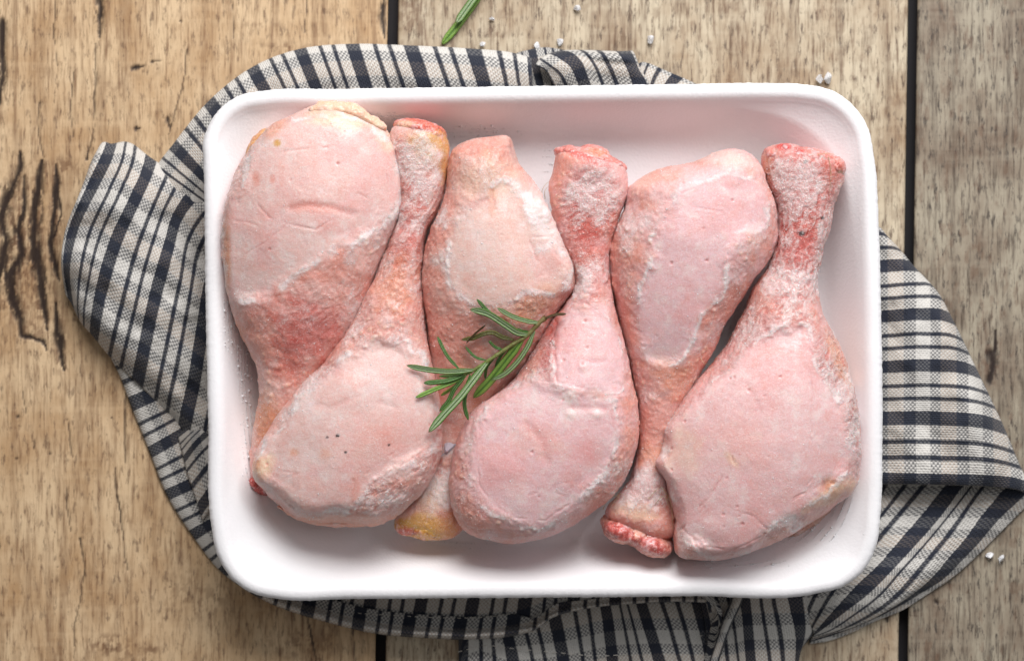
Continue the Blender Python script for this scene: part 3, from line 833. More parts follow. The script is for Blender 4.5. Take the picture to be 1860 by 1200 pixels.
    for (cx, cy, rx, ry, ang, amp) in spec.get('bulges', []):
        c2, s2 = math.cos(ang), math.sin(ang)
        q1, q2 = ((px - cx) * c2 + (py - cy) * s2) / rx, (-(px - cx) * s2 + (py - cy) * c2) / ry
        disp += amp * np.exp(-(q1 ** 2 + q2 ** 2)) * up
    co = co + no * disp[:, None]
    co[:, 2] = np.maximum(co[:, 2], FLOOR + 0.05)
    # ---- colour of the skin itself
    n1 = fbm(mm[:, 0] / 11, mm[:, 1] / 11, mm[:, 2] / 11, octaves=4, seed=sd + 30)
    n2 = fbm(mm[:, 0] / 3.2, mm[:, 1] / 3.2, mm[:, 2] / 3.2, octaves=4, seed=sd + 31)
    pale = spec['pale']; side = spec.get('side', SALM)
    col = np.repeat(side[None, :], len(co), 0)
    col = blend(col, pale, smooth(-0.5, 0.5, n1 + 0.5 * n2) * 0.62)
    pcol = blend(np.repeat(pale[None, :], len(co), 0), PINK, smooth(-0.1, 0.7, n1) * 0.36)
    pcol = blend(pcol, SALM, smooth(0.30, 0.85, n2 + 0.4 * n1) * 0.22)
    pcol = blend(pcol, FRW, smooth(0.0, 0.9, -n2 - 0.3 * n1) * 0.5)
    col = col * (1 - cpatch[:, None]) + pcol * cpatch[:, None]
    col = blend(col, CREAM, goose * gmask * 0.35)
    col = blend(col, RED, wr * smooth(0.35, -0.5, ridg) * 0.45)
    for (cx, cy, rx, ry, ang, c_, a) in spec.get('paint', []):
        c2, s2 = math.cos(ang), math.sin(ang)
        q1, q2 = ((px - cx) * c2 + (py - cy) * s2) / rx, (-(px - cx) * s2 + (py - cy) * c2) / ry
        r = np.hypot(q1, q2) + 0.35 * n2
        col = blend(col, c_, a * smooth(1.3, 0.35, r))
    col = blend(col, RED, np.clip(crackw, 0, 1) * 0.25)
    col = blend(col, RED, pit * patch * 0.4)
    for (cx, cy, r_) in spec.get('specks', []):
        col = blend(col, BLACK, smooth(1.2, 0.6, np.hypot(px - cx, (py - cy) * 1.2) / r_))
    frost = 0.42 * smooth(-0.5, 0.9, fbm(mm[:, 0] / 7, mm[:, 1] / 7, mm[:, 2] / 7, octaves=4, seed=sd + 33)) * (0.5 + 0.5 * up)
    frost = np.maximum(frost, border * 0.62)
    frost = frost + 0.10 * patch + wr * (0.12 + 0.25 * smooth(0.0, 0.8, ridg)) + 0.20 * rest
    frost = frost + 1.0 * wsum(spec.get('frost', [])) * (0.6 + 0.6 * n2)
    frost = frost - wsum(spec.get('nofrost', []))
    frost = np.clip(frost, 0, 1)
    set_co(me, co * 1e-3)
    me.name = 'meat'
    cattr(me, 'Col', np.clip(col, 0, 1)); fattr(me, 'frost', frost); fattr(me, 'wrinkle', np.clip(wr, 0, 1)); fattr(me, 'smoothed', patch)
    return me, co, no, frost, border

def grains(co, no, weight, count, parent, size=(0.10, 0.30)):
    w = weight * (no[:, 2] > 0.05); w = w / w.sum()
    idx = rng.choice(len(co), count, p=w)
    base = np.array([[1, 0, 0], [0, 1, 0], [-1, 0, 0], [0, -1, 0], [0, 0, 1], [0, 0, -1]], float)
    fb = np.array([[0, 1, 4], [1, 2, 4], [2, 3, 4], [3, 0, 4], [1, 0, 5], [2, 1, 5], [3, 2, 5], [0, 3, 5]])
    V, F = [], []
    for k, i_ in enumerate(idx):
        r = rng.uniform(*size) * (1 + 1.2 * (rng.random() > 0.95))
        q = base * r * rng.uniform(0.6, 1.4, (6, 3)); a = rng.uniform(0, 6.28)
        q = q @ np.array([[math.cos(a), -math.sin(a), 0], [math.sin(a), math.cos(a), 0.3], [0.2, 0, 1]])
        V.append(co[i_] + no[i_] * r * 0.35 + q); F.append(fb + 6 * k)
    me = mesh_np('frost_grains', np.concatenate(V) * 1e-3, np.concatenate(F), False)
    o = add_obj('frost_grains', me, M_ice, parent); o['kind'] = 'stuff'
    return o

def make_bone(spec, parent):
    """knob of the cut joint: union of a few lumps, coloured by the paint list"""
    me = remesh([ellipsoid(*e) for e in spec['lumps']], 0.3)
    co = get_co(me); no = get_no(me); px, py = to_px(co * 1e-3)
    sd = spec['seed']
    n2 = fbm(co[:, 0] / 2.0, co[:, 1] / 2.0, co[:, 2] / 2.0, octaves=4, seed=sd)
    n3 = fbm(co[:, 0] / 0.9, co[:, 1] / 0.9, co[:, 2] / 0.9, octaves=2, seed=sd + 3)
    co = co + no * (0.28 * n2 + 0.12 * n3)[:, None]
    col = np.repeat(spec['base'][None, :], len(co), 0)
    col = blend(col, RED, smooth(0.0, 0.7, n2) * spec.get('redness', 0.5) * 0.8)
    for (cx, cy, rx, ry, ang, c_, a) in spec.get('paint', []):
        c2, s2 = math.cos(ang), math.sin(ang)
        q1, q2 = ((px - cx) * c2 + (py - cy) * s2) / rx, (-(px - cx) * s2 + (py - cy) * c2) / ry
        col = blend(col, c_, a * smooth(1.25, 0.5, np.hypot(q1, q2) + 0.25 * n3))
    col = blend(col, PALE_P, smooth(0.05, 0.8, 0.6 * n3 + 0.6 * n2) * 0.6)
    col = blend(col, DEEP, smooth(0.2, 0.8, -0.5 * n3 - 0.8 * n2) * 0.6)
    set_co(me, co * 1e-3); me.name = 'bone_end'
    cattr(me, 'Col', np.clip(col, 0, 1)); fattr(me, 'frost', np.clip(spec.get('frost', 0.25) + 0.3 * n2, 0, 1))
    return add_obj('bone_end', me, M_bone, parent)

def filament(pts, r, parent, z):
    sp_ = spline(pts, 26)
    vv, ff = [], []
    for k, p in enumerate(sp_):
        c = Vector(P(p[0], p[1], z * 1e-3 + (0.0012 * math.sin(3.14 * k / 25))))
        rr_ = r * (1 - 0.6 * k / 25)
        for q in range(4):
            a = q * math.pi / 2
            vv.append((c.x + rr_ * math.cos(a), c.y + rr_ * math.sin(a), c.z + rr_ * (1 if q % 2 else -1) * 0.6))
        if k: ff += [(4 * (k - 1) + q, 4 * (k - 1) + (q + 1) % 4, 4 * k + (q + 1) % 4, 4 * k + q) for q in range(4)]
    add_obj('feather_filament', mesh_np('feather_filament', np.array(vv), ff), M_hair, parent)

def make_flap(fl, parent_seed):
    name, outline, axis, c_, fr = fl
    co0, F, n, m = inflate(outline, axis, n=120, nr=8, pexp=2.0, zmin=FLOOR + 0.1)
    me = remesh([(co0, F)], 0.34)
    co = get_co(me); no = get_no(me)
    n2 = fbm(co[:, 0] / 2.2, co[:, 1] / 2.2, co[:, 2] / 2.2, octaves=4, seed=parent_seed + 70)
    co = co + no * (0.45 * n2)[:, None]
    col = blend(np.repeat(np.asarray(c_)[None, :], len(co), 0), PALE_W, smooth(-0.1, 0.7, n2) * 0.5)
    set_co(me, co * 1e-3); me.name = name
    cattr(me, 'Col', np.clip(col, 0, 1)); fattr(me, 'frost', np.clip(fr + 0.3 * n2, 0, 1))
    return add_obj(name, me, M_meat)
specs = []
# 1: big meat end in the upper left corner
specs.append(dict(seed=100, label='frozen drumstick whose peach meat end sits in the tray corner beside the yellow-skinned bone', pale=PALE_W,
 outline=[(570,193),(618,188),(650,199),(684,222),(706,240),(722,270),(732,312),(735,352),(729,390),(714,426),(698,462),(680,508),(662,556),(640,605),(612,650),(580,700),(553,755),(540,810),(530,850),(512,884),(484,892),(462,876),(456,835),(460,785),(470,735),(470,690),(459,650),(438,605),(416,548),(406,485),(405,420),(412,360),(430,314),(456,268),(490,232),(530,210)],
 axis=[(590,300,26,17.5),(570,400,26,17.5),(545,500,25,16),(530,600,23,13.5),(515,690,20,10.5),(502,770,18,8.5),(493,845,17,7)],
 patches=[dict(poly=[(424,540),(468,545),(512,516),(560,484),(592,458),(652,432),(690,402),(722,372),(726,320),(712,270),(690,240),(640,220),(580,214),(520,228),(470,262),(440,315),(418,380),(412,460)], sink=.5, bw=9)],
 creases=[([(462,362),(470,375),(490,395),(525,407),(575,417),(612,392)],.45,2.6),([(428,470),(455,455),(480,440),(520,408)],.4,2.5),([(420,400),(450,403),(468,410)],.35,2.4),([(516,275),(550,270),(595,267)],.5,3),([(634,262),(637,278)],.5,3),([(528,378),(560,372),(600,376),(640,388)],.7,7),([(650,350),(690,372)],.3,2.2),([(430,332),(470,350)],.25,2.2),
          ([(700,300),(712,360),(706,400)],.3,2.4),([(600,470),(560,500)],.3,3)],
 bulges=[(470,560,60,30,0.2,0.6),(560,560,40,60,0.5,0.6)],
 paint=[(620,214,75,22,0.1,CREAM,.75),(700,250,20,40,-.5,CREAM,.5),(560,376,60,12,0.05,SALM,.6),(500,232,30,14,-.6,ORNG,.5),(465,325,8,16,0,SALM,.8),(495,325,6,8,0,SALM,.7),(503,260,6,6,0,YEL,.9),
        (560,600,70,60,0.6,RED,.62),(530,650,40,40,0,RED,.5),(640,520,50,40,.9,SALM,.6),(500,560,60,40,.4,RED,.28),(480,760,30,60,0,ORNG,.75),(468,870,16,14,0,RED,.9),(412,470,8,90,0,ORNG,.7),(430,610,16,50,-.4,ORNG,.5)],
 wrinkle=[(600,560,90,60,.4)], frost=[(690,420,45,40,.35),(450,520,40,40,.25),(720,370,20,40,.3)], nofrost=[(540,660,60,70,.2)],
 bone=dict(seed=5, base=RED, lumps=[(480,880,24,20,16,6),(466,874,14,14,17,5)], redness=.6, frost=.1)))
specs.append(dict(seed=200, label='frozen drumstick with yellow-skinned bone end up and broad pale meat end with three dark specks', pale=PALE_W,
 outline=[(712,232),(740,222),(775,224),(806,240),(816,262),(815,300),(808,340),(795,382),(778,414),(769,460),(765,512),(769,560),(777,620),(786,660),(797,720),(802,775),(801,820),(790,860),(768,896),(732,926),(697,946),(655,950),(605,948),(563,946),(526,930),(497,908),(480,888),(463,868),(460,838),(468,812),(497,767),(526,725),(555,690),(588,662),(616,620),(642,580),(668,530),(690,480),(708,440),(722,400),(722,350),(712,300),(706,262)],
 axis=[(762,268,27,8.5),(760,330,26,8.2),(748,400,25.5,8.5),(735,480,25,10),(715,570,25,13.5),(690,670,25.5,16.5),(650,780,26,17.5),(625,850,25.5,16.5)],
 patches=[dict(poly=[(588,687),(556,720),(517,767),(484,800),(474,842),(488,887),(522,908),(580,925),(632,922),(660,894),(692,868),(747,838),(790,808),(793,750),(780,690),(752,640),(715,618),(672,622),(630,650)], sink=.45)],
 creases=[([(665,860),(700,830),(760,800)],.35,3),([(660,890),(720,850),(785,812)],.4,2.6),([(650,905),(700,890),(760,850)],.4,2.6),([(495,880),(540,860),(510,856)],.3,2.6),([(640,870),(645,900)],.4,3),([(670,850),(675,840)],.4,2.5),([(690,730),(720,740)],.4,6),([(580,735),(600,740),(650,720)],.25,5),([(700,600),(760,610)],.25,4)],
 bulges=[(475,850,18,26,0,1.0),(640,700,40,30,0,.5),(560,830,30,40,0,-.5)],
 paint=[(478,850,20,28,0.2,CREAM,.85),(468,838,8,20,0,ORNG,.7),(775,262,42,30,0.2,YEL,.85),(808,290,10,50,0.1,YEL,.8),(770,300,34,24,0,CREAM,.3),(765,232,36,7,0.15,RED,.95),(752,350,38,40,0,RED,.4),(740,440,36,60,.2,RED,.42),(720,520,40,60,.3,ORNG,.5),(690,800,60,40,-.5,SALM,.45),(600,945,110,16,0,ORNG,.5),(645,890,10,30,0.1,SALM,.6),(533,822,9,8,0,ORNG,.6),(590,825,12,12,0,ORNG,.4)],
 specks=[(613,791,4.2),(628,821,3),(594,794,2.6),(706,808,2.6)],
 wrinkle=[(745,340,60,110,.9),(735,470,70,90,.7),(590,690,70,40,.7),(690,590,110,60,.6),(780,820,40,90,.7),(690,905,100,34,.8)],
 frost=[(770,300,40,50,.45),(745,400,40,50,.2),(540,720,60,60,.3),(780,700,30,60,.25),(690,920,90,26,.25)], wang=0.5,
 bone=dict(seed=6, base=lin(228,120,100), lumps=[(762,235,50,17,27,7.5,-.18),(786,244,26,18,27,7,-.3)], redness=.7, frost=.15, paint=[(735,226,20,8,0,CREAM,.7),(800,246,14,12,0,YEL,.6)])))
specs.append(dict(seed=300, label='frozen drumstick under the rosemary with folded white skin edge and low yellow bone end', pale=lin(236,206,197),
 outline=[(821,274),(850,256),(894,249),(925,247),(934,275),(944,300),(962,322),(980,350),(995,380),(1006,412),(1019,435),(1035,470),(1048,508),(1046,526),(1030,546),(1010,570),(985,615),(950,668),(915,712),(890,755),(872,805),(860,860),(850,915),(842,960),(820,975),(785,979),(748,972),(722,964),(719,935),(742,905),(770,870),(786,820),(792,765),(790,710),(783,655),(775,600),(768,545),(766,500),(771,456),(783,414),(797,384),(809,340),(814,298)],
 axis=[(885,330,25.5,16),(895,430,25.5,17),(885,530,25,16),(860,620,22,13),(838,710,19,10),(825,800,17.5,8.2),(805,880,17,7.6),(785,935,17,7.4)],
 patches=[dict(poly=[(840,400),(870,360),(915,330),(945,350),(965,400),(1000,450),(1030,500),(1015,530),(970,520),(920,545),(870,560),(830,530),(822,460)], sink=.3, flat=.6, bw=9)],
 creases=[([(942,305),(950,360),(956,410),(968,450),(985,500)],.6,3.2),([(960,430),(1000,432),(1012,436)],.5,2.6),([(885,300),(895,360),(905,400)],.45,3),([(990,440),(1030,500)],.3,2.4),([(900,270),(930,268)],.5,4)],
 bulges=[(985,400,24,75,-.5,2.2),(1020,480,20,40,-.5,.8),(880,310,40,30,0,.6)],
 paint=[(985,395,30,80,-.45,FRW,.75),(900,258,34,12,0,SALM,.7),(890,330,10,60,-.1,ORNG,.6),(880,320,60,40,0,CREAM,.4),(790,430,20,60,.2,SALM,.6),(960,560,70,26,-.6,ORNG,.6),(1035,530,20,20,0,RED,.5),(840,620,60,60,0,SALM,.6),(850,700,50,50,0,ORNG,.5),
        (775,955,60,26,0.1,YEL,.9),(790,900,34,36,0.3,CREAM,.75),(735,955,18,16,0,YEL,.95),(740,964,22,8,.1,RED,.85),(825,950,30,30,0,ORNG,.5)],
 wrinkle=[(890,300,60,50,.5),(960,540,90,40,.5),(800,900,60,70,.5)],
 frost=[(985,390,40,90,.45),(850,380,60,60,.2),(800,880,40,50,.7),(820,840,25,30,.5),(800,440,30,60,.2)], nofrost=[(840,660,70,60,.15),(775,965,60,14,.3)], wang=1.2,
 bone=dict(seed=7, base=lin(214,160,70), lumps=[(776,960,58,20,16.5,7.0,-.1),(736,952,20,20,16.5,6)], redness=.25, frost=.1, paint=[(738,966,24,7,.1,RED,.9)])))
specs.append(dict(seed=400, label='frozen drumstick with square cut pink bone end and ring-marked meat end below the rosemary', pale=PALE_P,
 outline=[(1006,300),(1010,280),(1034,270),(1060,272),(1100,288),(1134,304),(1141,328),(1139,360),(1126,396),(1112,433),(1107,470),(1110,524),(1121,572),(1134,620),(1147,679),(1157,725),(1161,775),(1153,825),(1136,867),(1110,904),(1070,934),(1027,962),(977,978),(927,987),(885,979),(845,964),(824,933),(816,892),(822,833),(835,787),(857,748),(895,718),(930,690),(960,650),(985,610),(1008,575),(1030,545),(1044,515),(1036,480),(1020,440),(1004,400),(998,350)],
 axis=[(1070,310,27,9.3),(1066,370,26.5,9),(1066,440,26,9.2),(1070,510,25.5,11),(1068,590,25.5,14.5),(1050,690,26,17.5),(1010,790,26,18),(985,860,25.5,17)],
 patches=[dict(poly=[(856,850),(866,890),(892,925),(960,955),(1027,932),(1068,892),(1104,838),(1120,775),(1116,735),(1070,715),(1015,702),(980,695),(930,712),(885,750),(862,800)], sink=.45),
          dict(poly=[(1008,640),(1005,600),(1020,570),(1060,560),(1100,580),(1118,620),(1132,670),(1128,700),(1070,700),(1014,692)], sink=.3, bw=4)],
 creases=[([(870,840),(872,880),(890,912),(940,940),(990,945),(1040,910),(1070,880)],.4,2.6),([(960,900),(1010,880),(1060,870),(1075,878)],.35,2.6),([(1118,735),(1126,790),(1110,850),(1090,880)],.35,2.6),([(1108,740),(1116,790),(1098,850)],.3,2.4),([(1008,570),(1004,620),(1008,650),(1012,692)],.8,4),([(975,690),(1012,694),(1060,704)],.4,3),([(955,770),(985,800),(995,840)],.45,8),([(1040,740),(1100,742)],.5,6),([(1050,660),(1100,655)],.4,6),([(864,838),(876,835)],.35,2.4),([(1010,895),(1060,915)],.3,2.4)],
 bulges=[(1040,720,14,14,0,.7),(1036,752,8,8,0,.4),(1058,664,10,8,0,.5),(1085,752,10,8,0,.4),(980,600,26,40,.4,-1.2),(905,845,40,30,0,.5)],
 paint=[(1000,620,16,70,.15,RED,.5),(985,590,30,46,.5,RED,.35),(1075,290,58,11,.36,RED,.55),(1060,283,40,8,.3,lin(214,96,92),.6),(1075,330,50,40,0,PINK,.5),(1070,400,46,50,0,RED,.6),(1065,460,40,50,0,RED,.4),(920,850,46,50,.3,PINK,.6),(985,800,50,30,.6,SALM,.4),(1075,820,30,26,0,PINK,.7),(850,930,24,50,-.4,SALM,.6),(1036,720,16,14,0,FRW,.8),(1037,752,9,9,0,FRW,.7),(1085,752,9,8,0,FRW,.6),(1060,615,50,40,0,PINK,.35),(1040,950,60,18,-.5,PINK,.3)],
 wrinkle=[(1070,380,60,90,1.0),(1065,500,60,70,.6),(980,640,60,50,.6),(1110,880,60,50,.5),(860,900,40,70,.5)],
 frost=[(1085,320,40,30,.45),(1070,360,50,40,.3),(1060,500,40,50,.25),(1110,880,50,50,.3),(1080,640,50,60,.12)], nofrost=[(1070,430,36,40,.1)], wang=0.2,
 bone=dict(seed=8, base=lin(232,150,142), lumps=[(1072,290,70,18,27,8.2,-.25),(1040,280,30,15,27,7,-.2),(1078,276,30,12,25.5,6,-.2)], redness=.8, frost=.3, paint=[(1050,283,24,8,.2,RED,.8),(1110,300,26,7,.3,lin(224,90,80),.7),(1085,276,26,8,.2,ORNG,.6)]),
 hairs=[([(985,362),(985,345),(992,334),(1003,327)],22),([(990,362),(990,346),(998,336)],22)]))
specs.append(dict(seed=500, label='frozen drumstick with smooth meat end up and red two-knuckled bone end at the tray wall', pale=PALE_P,
 outline=[(1134,375),(1142,342),(1172,321),(1212,305),(1256,296),(1296,281),(1328,272),(1360,280),(1380,300),(1394,336),(1409,372),(1412,412),(1407,448),(1388,484),(1368,510),(1350,540),(1322,582),(1294,640),(1266,690),(1244,735),(1228,775),(1218,820),(1216,860),(1224,905),(1230,948),(1224,972),(1198,982),(1154,966),(1112,948),(1099,936),(1102,922),(1118,905),(1142,872),(1155,825),(1161,775),(1158,725),(1148,679),(1133,620),(1119,560),(1108,500),(1107,460),(1117,420)],
 axis=[(1275,375,26,17.5),(1260,450,26,17.8),(1240,540,25,16),(1218,640,23.5,12.5),(1198,740,21.5,9.3),(1185,830,20,8),(1172,890,20,8.6),(1164,930,20.5,8.4)],
 patches=[dict(poly=[(1232,356),(1268,320),(1328,316),(1370,336),(1394,380),(1388,410),(1352,424),(1325,466),(1306,540),(1262,588),(1246,640),(1190,662),(1164,580),(1182,470),(1200,405)], sink=.4)],
 creases=[([(1195,430),(1205,392),(1240,352),(1290,318)],.35,2.8),([(1225,372),(1260,376),(1310,384)],.3,2.6),([(1398,376),(1408,400),(1404,450),(1385,480)],.6,3),([(1310,490),(1322,470)],.4,3),([(1255,560),(1250,600),(1258,630)],.35,3),([(1165,475),(1188,470)],.25,2),([(1180,510),(1200,480)],.25,2)],
 bulges=[(1330,440,30,30,0,.5),(1240,420,50,40,0,.4)],
 paint=[(1320,290,70,18,.2,lin(238,214,206),.7),(1170,330,40,18,-.4,lin(238,208,196),.5),(1400,430,10,40,.1,SALM,.7),(1310,560,50,34,-.9,SALM,.55),(1220,690,60,46,.2,ORNG,.35),(1190,780,40,70,0,SALM,.8),(1190,830,40,30,0,ORNG,.5),(1170,890,50,30,0,RED,.5),(1150,925,60,18,.3,CREAM,.6),(1130,440,20,60,0,SALM,.5),(1125,560,14,70,0,PINK,.5)],
 wrinkle=[(1170,900,60,40,.8),(1320,560,60,60,.4)],
 frost=[(1170,890,60,40,.4),(1300,500,50,50,.22),(1260,620,30,40,.25),(1150,420,50,50,.2),(1215,700,40,40,.1)], nofrost=[(1190,790,36,50,.2)], wang=0.8,
 bone=dict(seed=9, base=lin(226,170,150), lumps=[(1156,966,70,26,19.5,7.5,-.34),(1124,964,33,21,22,7.2,-.45),(1186,990,36,21,22,7.0,-.3),(1154,974,26,18,22,6.4,-.4)], redness=.45, frost=.2, paint=[(1124,964,34,17,.4,lin(206,84,82),.85),(1184,990,36,17,.3,lin(206,88,88),.8),(1150,985,16,10,0,DEEP,.45),(1198,996,14,10,0,DEEP,.5),(1152,940,64,9,.34,CREAM,.8)]),
 hairs=[([(1095,925),(1105,905),(1125,900),(1112,915)],27),([(1178,905),(1200,885),(1215,905),(1222,960)],29),([(1190,915),(1205,900),(1218,925)],29),([(1085,905),(1110,893),(1130,897)],26)]))
specs.append(dict(seed=600, label='frozen drumstick with wrinkled red shank and the widest flat pink meat end', pale=lin(233,199,200),
 outline=[(1384,300),(1386,280),(1402,266),(1430,262),(1465,273),(1504,280),(1527,296),(1534,318),(1526,344),(1513,370),(1506,412),(1491,460),(1482,520),(1493,572),(1514,612),(1533,655),(1549,712),(1560,775),(1562,840),(1550,890),(1514,916),(1497,930),(1457,956),(1401,984),(1357,1001),(1305,1014),(1262,1014),(1230,1009),(1224,975),(1228,945),(1217,905),(1206,873),(1189,838),(1198,818),(1204,800),(1206,775),(1220,752),(1253,706),(1297,658),(1326,617),(1350,570),(1370,520),(1398,478),(1411,430),(1408,380),(1392,335)],
 axis=[(1458,312,27.5,9.5),(1455,380,27,9.5),(1446,460,26.5,9.8),(1440,540,26,12.5),(1428,630,26,16.5),(1405,740,26.5,18),(1375,840,26.5,18),(1345,900,26,16.5)],
 patches=[dict(poly=[(1466,592),(1476,665),(1510,710),(1544,788),(1550,845),(1530,868),(1496,900),(1453,930),(1405,948),(1392,966),(1355,996),(1297,1002),(1240,965),(1226,910),(1212,850),(1214,790),(1240,755),(1284,708),(1349,648),(1383,615),(1427,595)], sink=.45)],
 creases=[([(1466,595),(1472,640),(1474,700),(1474,800)],.35,3),([(1236,962),(1262,930),(1290,900),(1312,866)],.7,3.4),([(1250,955),(1280,920)],.4,2.8),([(1238,958),(1275,990),(1330,998),(1385,972),(1394,960),(1370,938),(1330,925)],.4,2.6),([(1330,830),(1335,840)],.5,3),([(1425,920),(1470,890),(1480,870)],.4,2.5),([(1440,905),(1460,895)],.4,2.5),([(1430,890),(1440,882)],.4,2.2),([(1468,880),(1476,868)],.4,2.2),([(1360,700),(1380,745)],.25,5),([(1495,860),(1500,900)],.4,3)],
 bulges=[(1192,836,16,14,0,1.0),(1300,965,40,26,.3,.5),(1510,885,20,14,-.4,-.9),(1545,720,14,90,.1,.8)],
 paint=[(1510,884,22,15,-.4,ORNG,.85),(1500,905,50,14,-.5,CREAM,.5),(1330,835,18,9,1.0,CREAM,.6),(1345,800,60,50,.4,SALM,.28),(1455,300,70,30,0.1,lin(226,140,136),.6),(1425,268,18,9,0,lin(216,60,50),.9),(1450,274,12,8,0,lin(216,70,58),.8),(1515,310,22,24,0.4,lin(208,104,84),.7),(1440,370,60,60,0,RED,.62),(1450,450,46,60,0,RED,.5),(1395,310,12,30,0,ORNG,.6),(1520,650,12,60,-.3,lin(240,190,166),.8),(1540,880,20,20,0,CREAM,.5),(1240,820,40,50,0,CREAM,.35),(1440,520,50,40,0,PINK,.5)],
 specks=[(1462,295,4),(1456,424,6),(1494,396,4)],
 wrinkle=[(1450,360,90,110,1.1),(1445,480,70,90,1.1),(1400,590,110,50,.8),(1510,650,36,70,1.1),(1545,780,24,90,.9),(1240,770,60,60,.6),(1310,650,60,60,.6)],
 frost=[(1450,330,50,60,.25),(1430,400,30,60,.2),(1440,520,60,50,.3),(1540,760,26,100,.3),(1230,790,50,50,.35),(1450,950,60,20,.4)], wang=0.9,
 bone=dict(seed=10, base=lin(228,150,140), lumps=[(1458,290,74,23,27.5,8.6,-.12),(1428,272,16,11,30,4.6),(1452,277,12,9,30.5,4.4),(1512,306,24,24,27,8,-.4),(1400,282,16,16,27.5,7)], redness=.6, frost=.3, paint=[(1428,268,14,9,0,lin(214,52,44),.95),(1452,275,11,8,0,lin(214,60,50),.9),(1516,304,20,14,.5,lin(190,84,64),.7),(1526,322,10,14,0,CREAM,.7)]),
 hairs=[([(1505,285),(1509,310),(1508,340),(1506,350)],35),([(1532,322),(1524,342),(1505,356)],31),([(1480,283),(1500,279),(1515,280)],35),([(1272,650),(1278,658),(1288,664)],33)]))

specs[0]['flaps'] = [('fat_flap', [(558,206),(572,188),(618,184),(652,191),(672,206),(690,218),(704,236),(692,240),(662,224),(620,212),(585,212)], [(585,200,33.5,3.6),(640,204,34,3.6),(685,228,32,3.2)], lin(240,206,178), .12),
    ('fat_edge', [(430,338),(440,300),(452,264),(478,234),(496,232),(490,256),(466,292),(448,332)], [(470,252,29,3.6),(450,290,28,3.6),(440,325,27,3.2)], lin(232,172,120), .1)]
specs[1]['flaps'] = [('skin_lip', [(500,916),(540,930),(600,934),(660,936),(720,918),(745,916),(722,936),(690,952),(640,956),(580,953),(530,938)], [(530,930,22,4),(620,944,22,4.4),(715,928,22,4)], lin(232,176,156), .25)]
specs[5]['flaps'] = [('skin_lip', [(1490,590),(1508,602),(1522,636),(1536,668),(1546,705),(1538,716),(1520,672),(1502,630)], [(1506,618,24,4),(1522,655,24,4),(1536,695,24,3.4)], lin(240,188,162), .1),
    ('skin_flap', [(1420,975),(1450,950),(1490,922),(1516,908),(1528,914),(1512,936),(1480,958),(1445,978)], [(1445,964,15,4.5),(1480,942,16,4.5),(1512,920,17,4)], lin(230,186,170), .35)]
for s in specs:
    root = empty('chicken_drumstick', P(s['axis'][3][0], s['axis'][3][1], 0.0088))
    tag(root, s['label'], 'chicken drumstick', 'frozen drumsticks packed in the tray')
    me, co, no, frost, border = make_meat(s)
    o = add_obj('meat', me, M_meat); adopt(o, root)
    kids = [make_bone(s['bone'], None)] + [make_flap(fl, s['seed']) for fl in s.get('flaps', [])]
    kids.append(grains(co, no, 0.05 + frost ** 2 + border, 3600, None, (0.04, 0.11)))
    for k in kids: adopt(k, root)
    before = set(bpy.data.objects)
    for pts, z in s.get('hairs', []): filament(pts, 0.00011, None, z)
    for k in set(bpy.data.objects) - before: adopt(k, root)
    step_f = np.empty(len(me.polygons) * 4, np.int32)
    bvhs.append((co, me))

# surface height under any pixel, from the bodies just built
cell = 4.0
hmap = np.full((int(1860 / cell) + 2, int(1200 / cell) + 2), 8.7)
for co, me in bvhs:
    px, py = to_px(co * 1e-3)
    ok = (px > 0) & (px < 1860) & (py > 0) & (py < 1200)
    np.maximum.at(hmap, ((px[ok] / cell).astype(int), (py[ok] / cell).astype(int)), co[ok, 2])
def surf(px, py):
    a, b = int(px / cell), int(py / cell)
    return float(hmap[max(a - 1, 0):a + 2, max(b - 1, 0):b + 2].max())

tco = get_co(tray.data) * 1e3; tno = get_no(tray.data)
tpx, tpy = to_px(tco * 1e-3)
def tw(lst):
    w = np.zeros(len(tco))
    for (cx, cy, rx, ry, a) in lst: w = np.maximum(w, a * smooth(1.2, 0.2, np.hypot((tpx - cx) / rx, (tpy - cy) / ry)))
    return w * (tno[:, 2] > 0.15)
wt = tw([(418,560,16,90,.7),(444,660,16,70,1),(452,780,14,80,1),(452,860,12,30,.8),(1470,968,90,22,.8),(1530,920,30,30,.8),(1330,1022,120,10,.7),(860,985,60,10,.5),(700,213,60,12,.5),(850,240,100,16,.5),(1000,300,20,40,.3)])
grains(tco, tno, wt, 2600, tray, (0.06, 0.26))

# a shard of ice between two drumsticks
def crystal(name, px, py, z, r, squash, seed, mat, sub=1):
    rr_ = random.Random(seed)
    bm = bmesh.new()
    pts = []
    for k in range(11):
        v = Vector((rr_.gauss(0, 1), rr_.gauss(0, 1), rr_.gauss(0, 1))).normalized()
        v = Vector((v.x * rr_.uniform(.8, 1.15), v.y * rr_.uniform(.8, 1.15) * squash, v.z * .8)) * r
        pts.append(bm.verts.new(v))
    bmesh.ops.convex_hull(bm, input=pts)
    loose = [v for v in bm.verts if not v.link_faces]
    bmesh.ops.delete(bm, geom=loose, context='VERTS')
    bmesh.ops.bevel(bm, geom=list(bm.edges), offset=r * 0.10, segments=1, affect='EDGES')
    lo = min(v.co.z for v in bm.verts)
    for v in bm.verts: v.co.z -= lo
    me = bpy.data.meshes.new(name); bm.to_mesh(me); bm.free()
    o = add_obj(name, me, mat); o.location = P(px, py, z)
    return o
o = crystal('ice_shard', 817, 803, surf(817, 803) * 1e-3 - 0.0028, 0.0030, 1.7, 3, M_shard)
tag(o, 'bluish ice shard wedged between drumsticks below the rosemary sprig', 'ice')

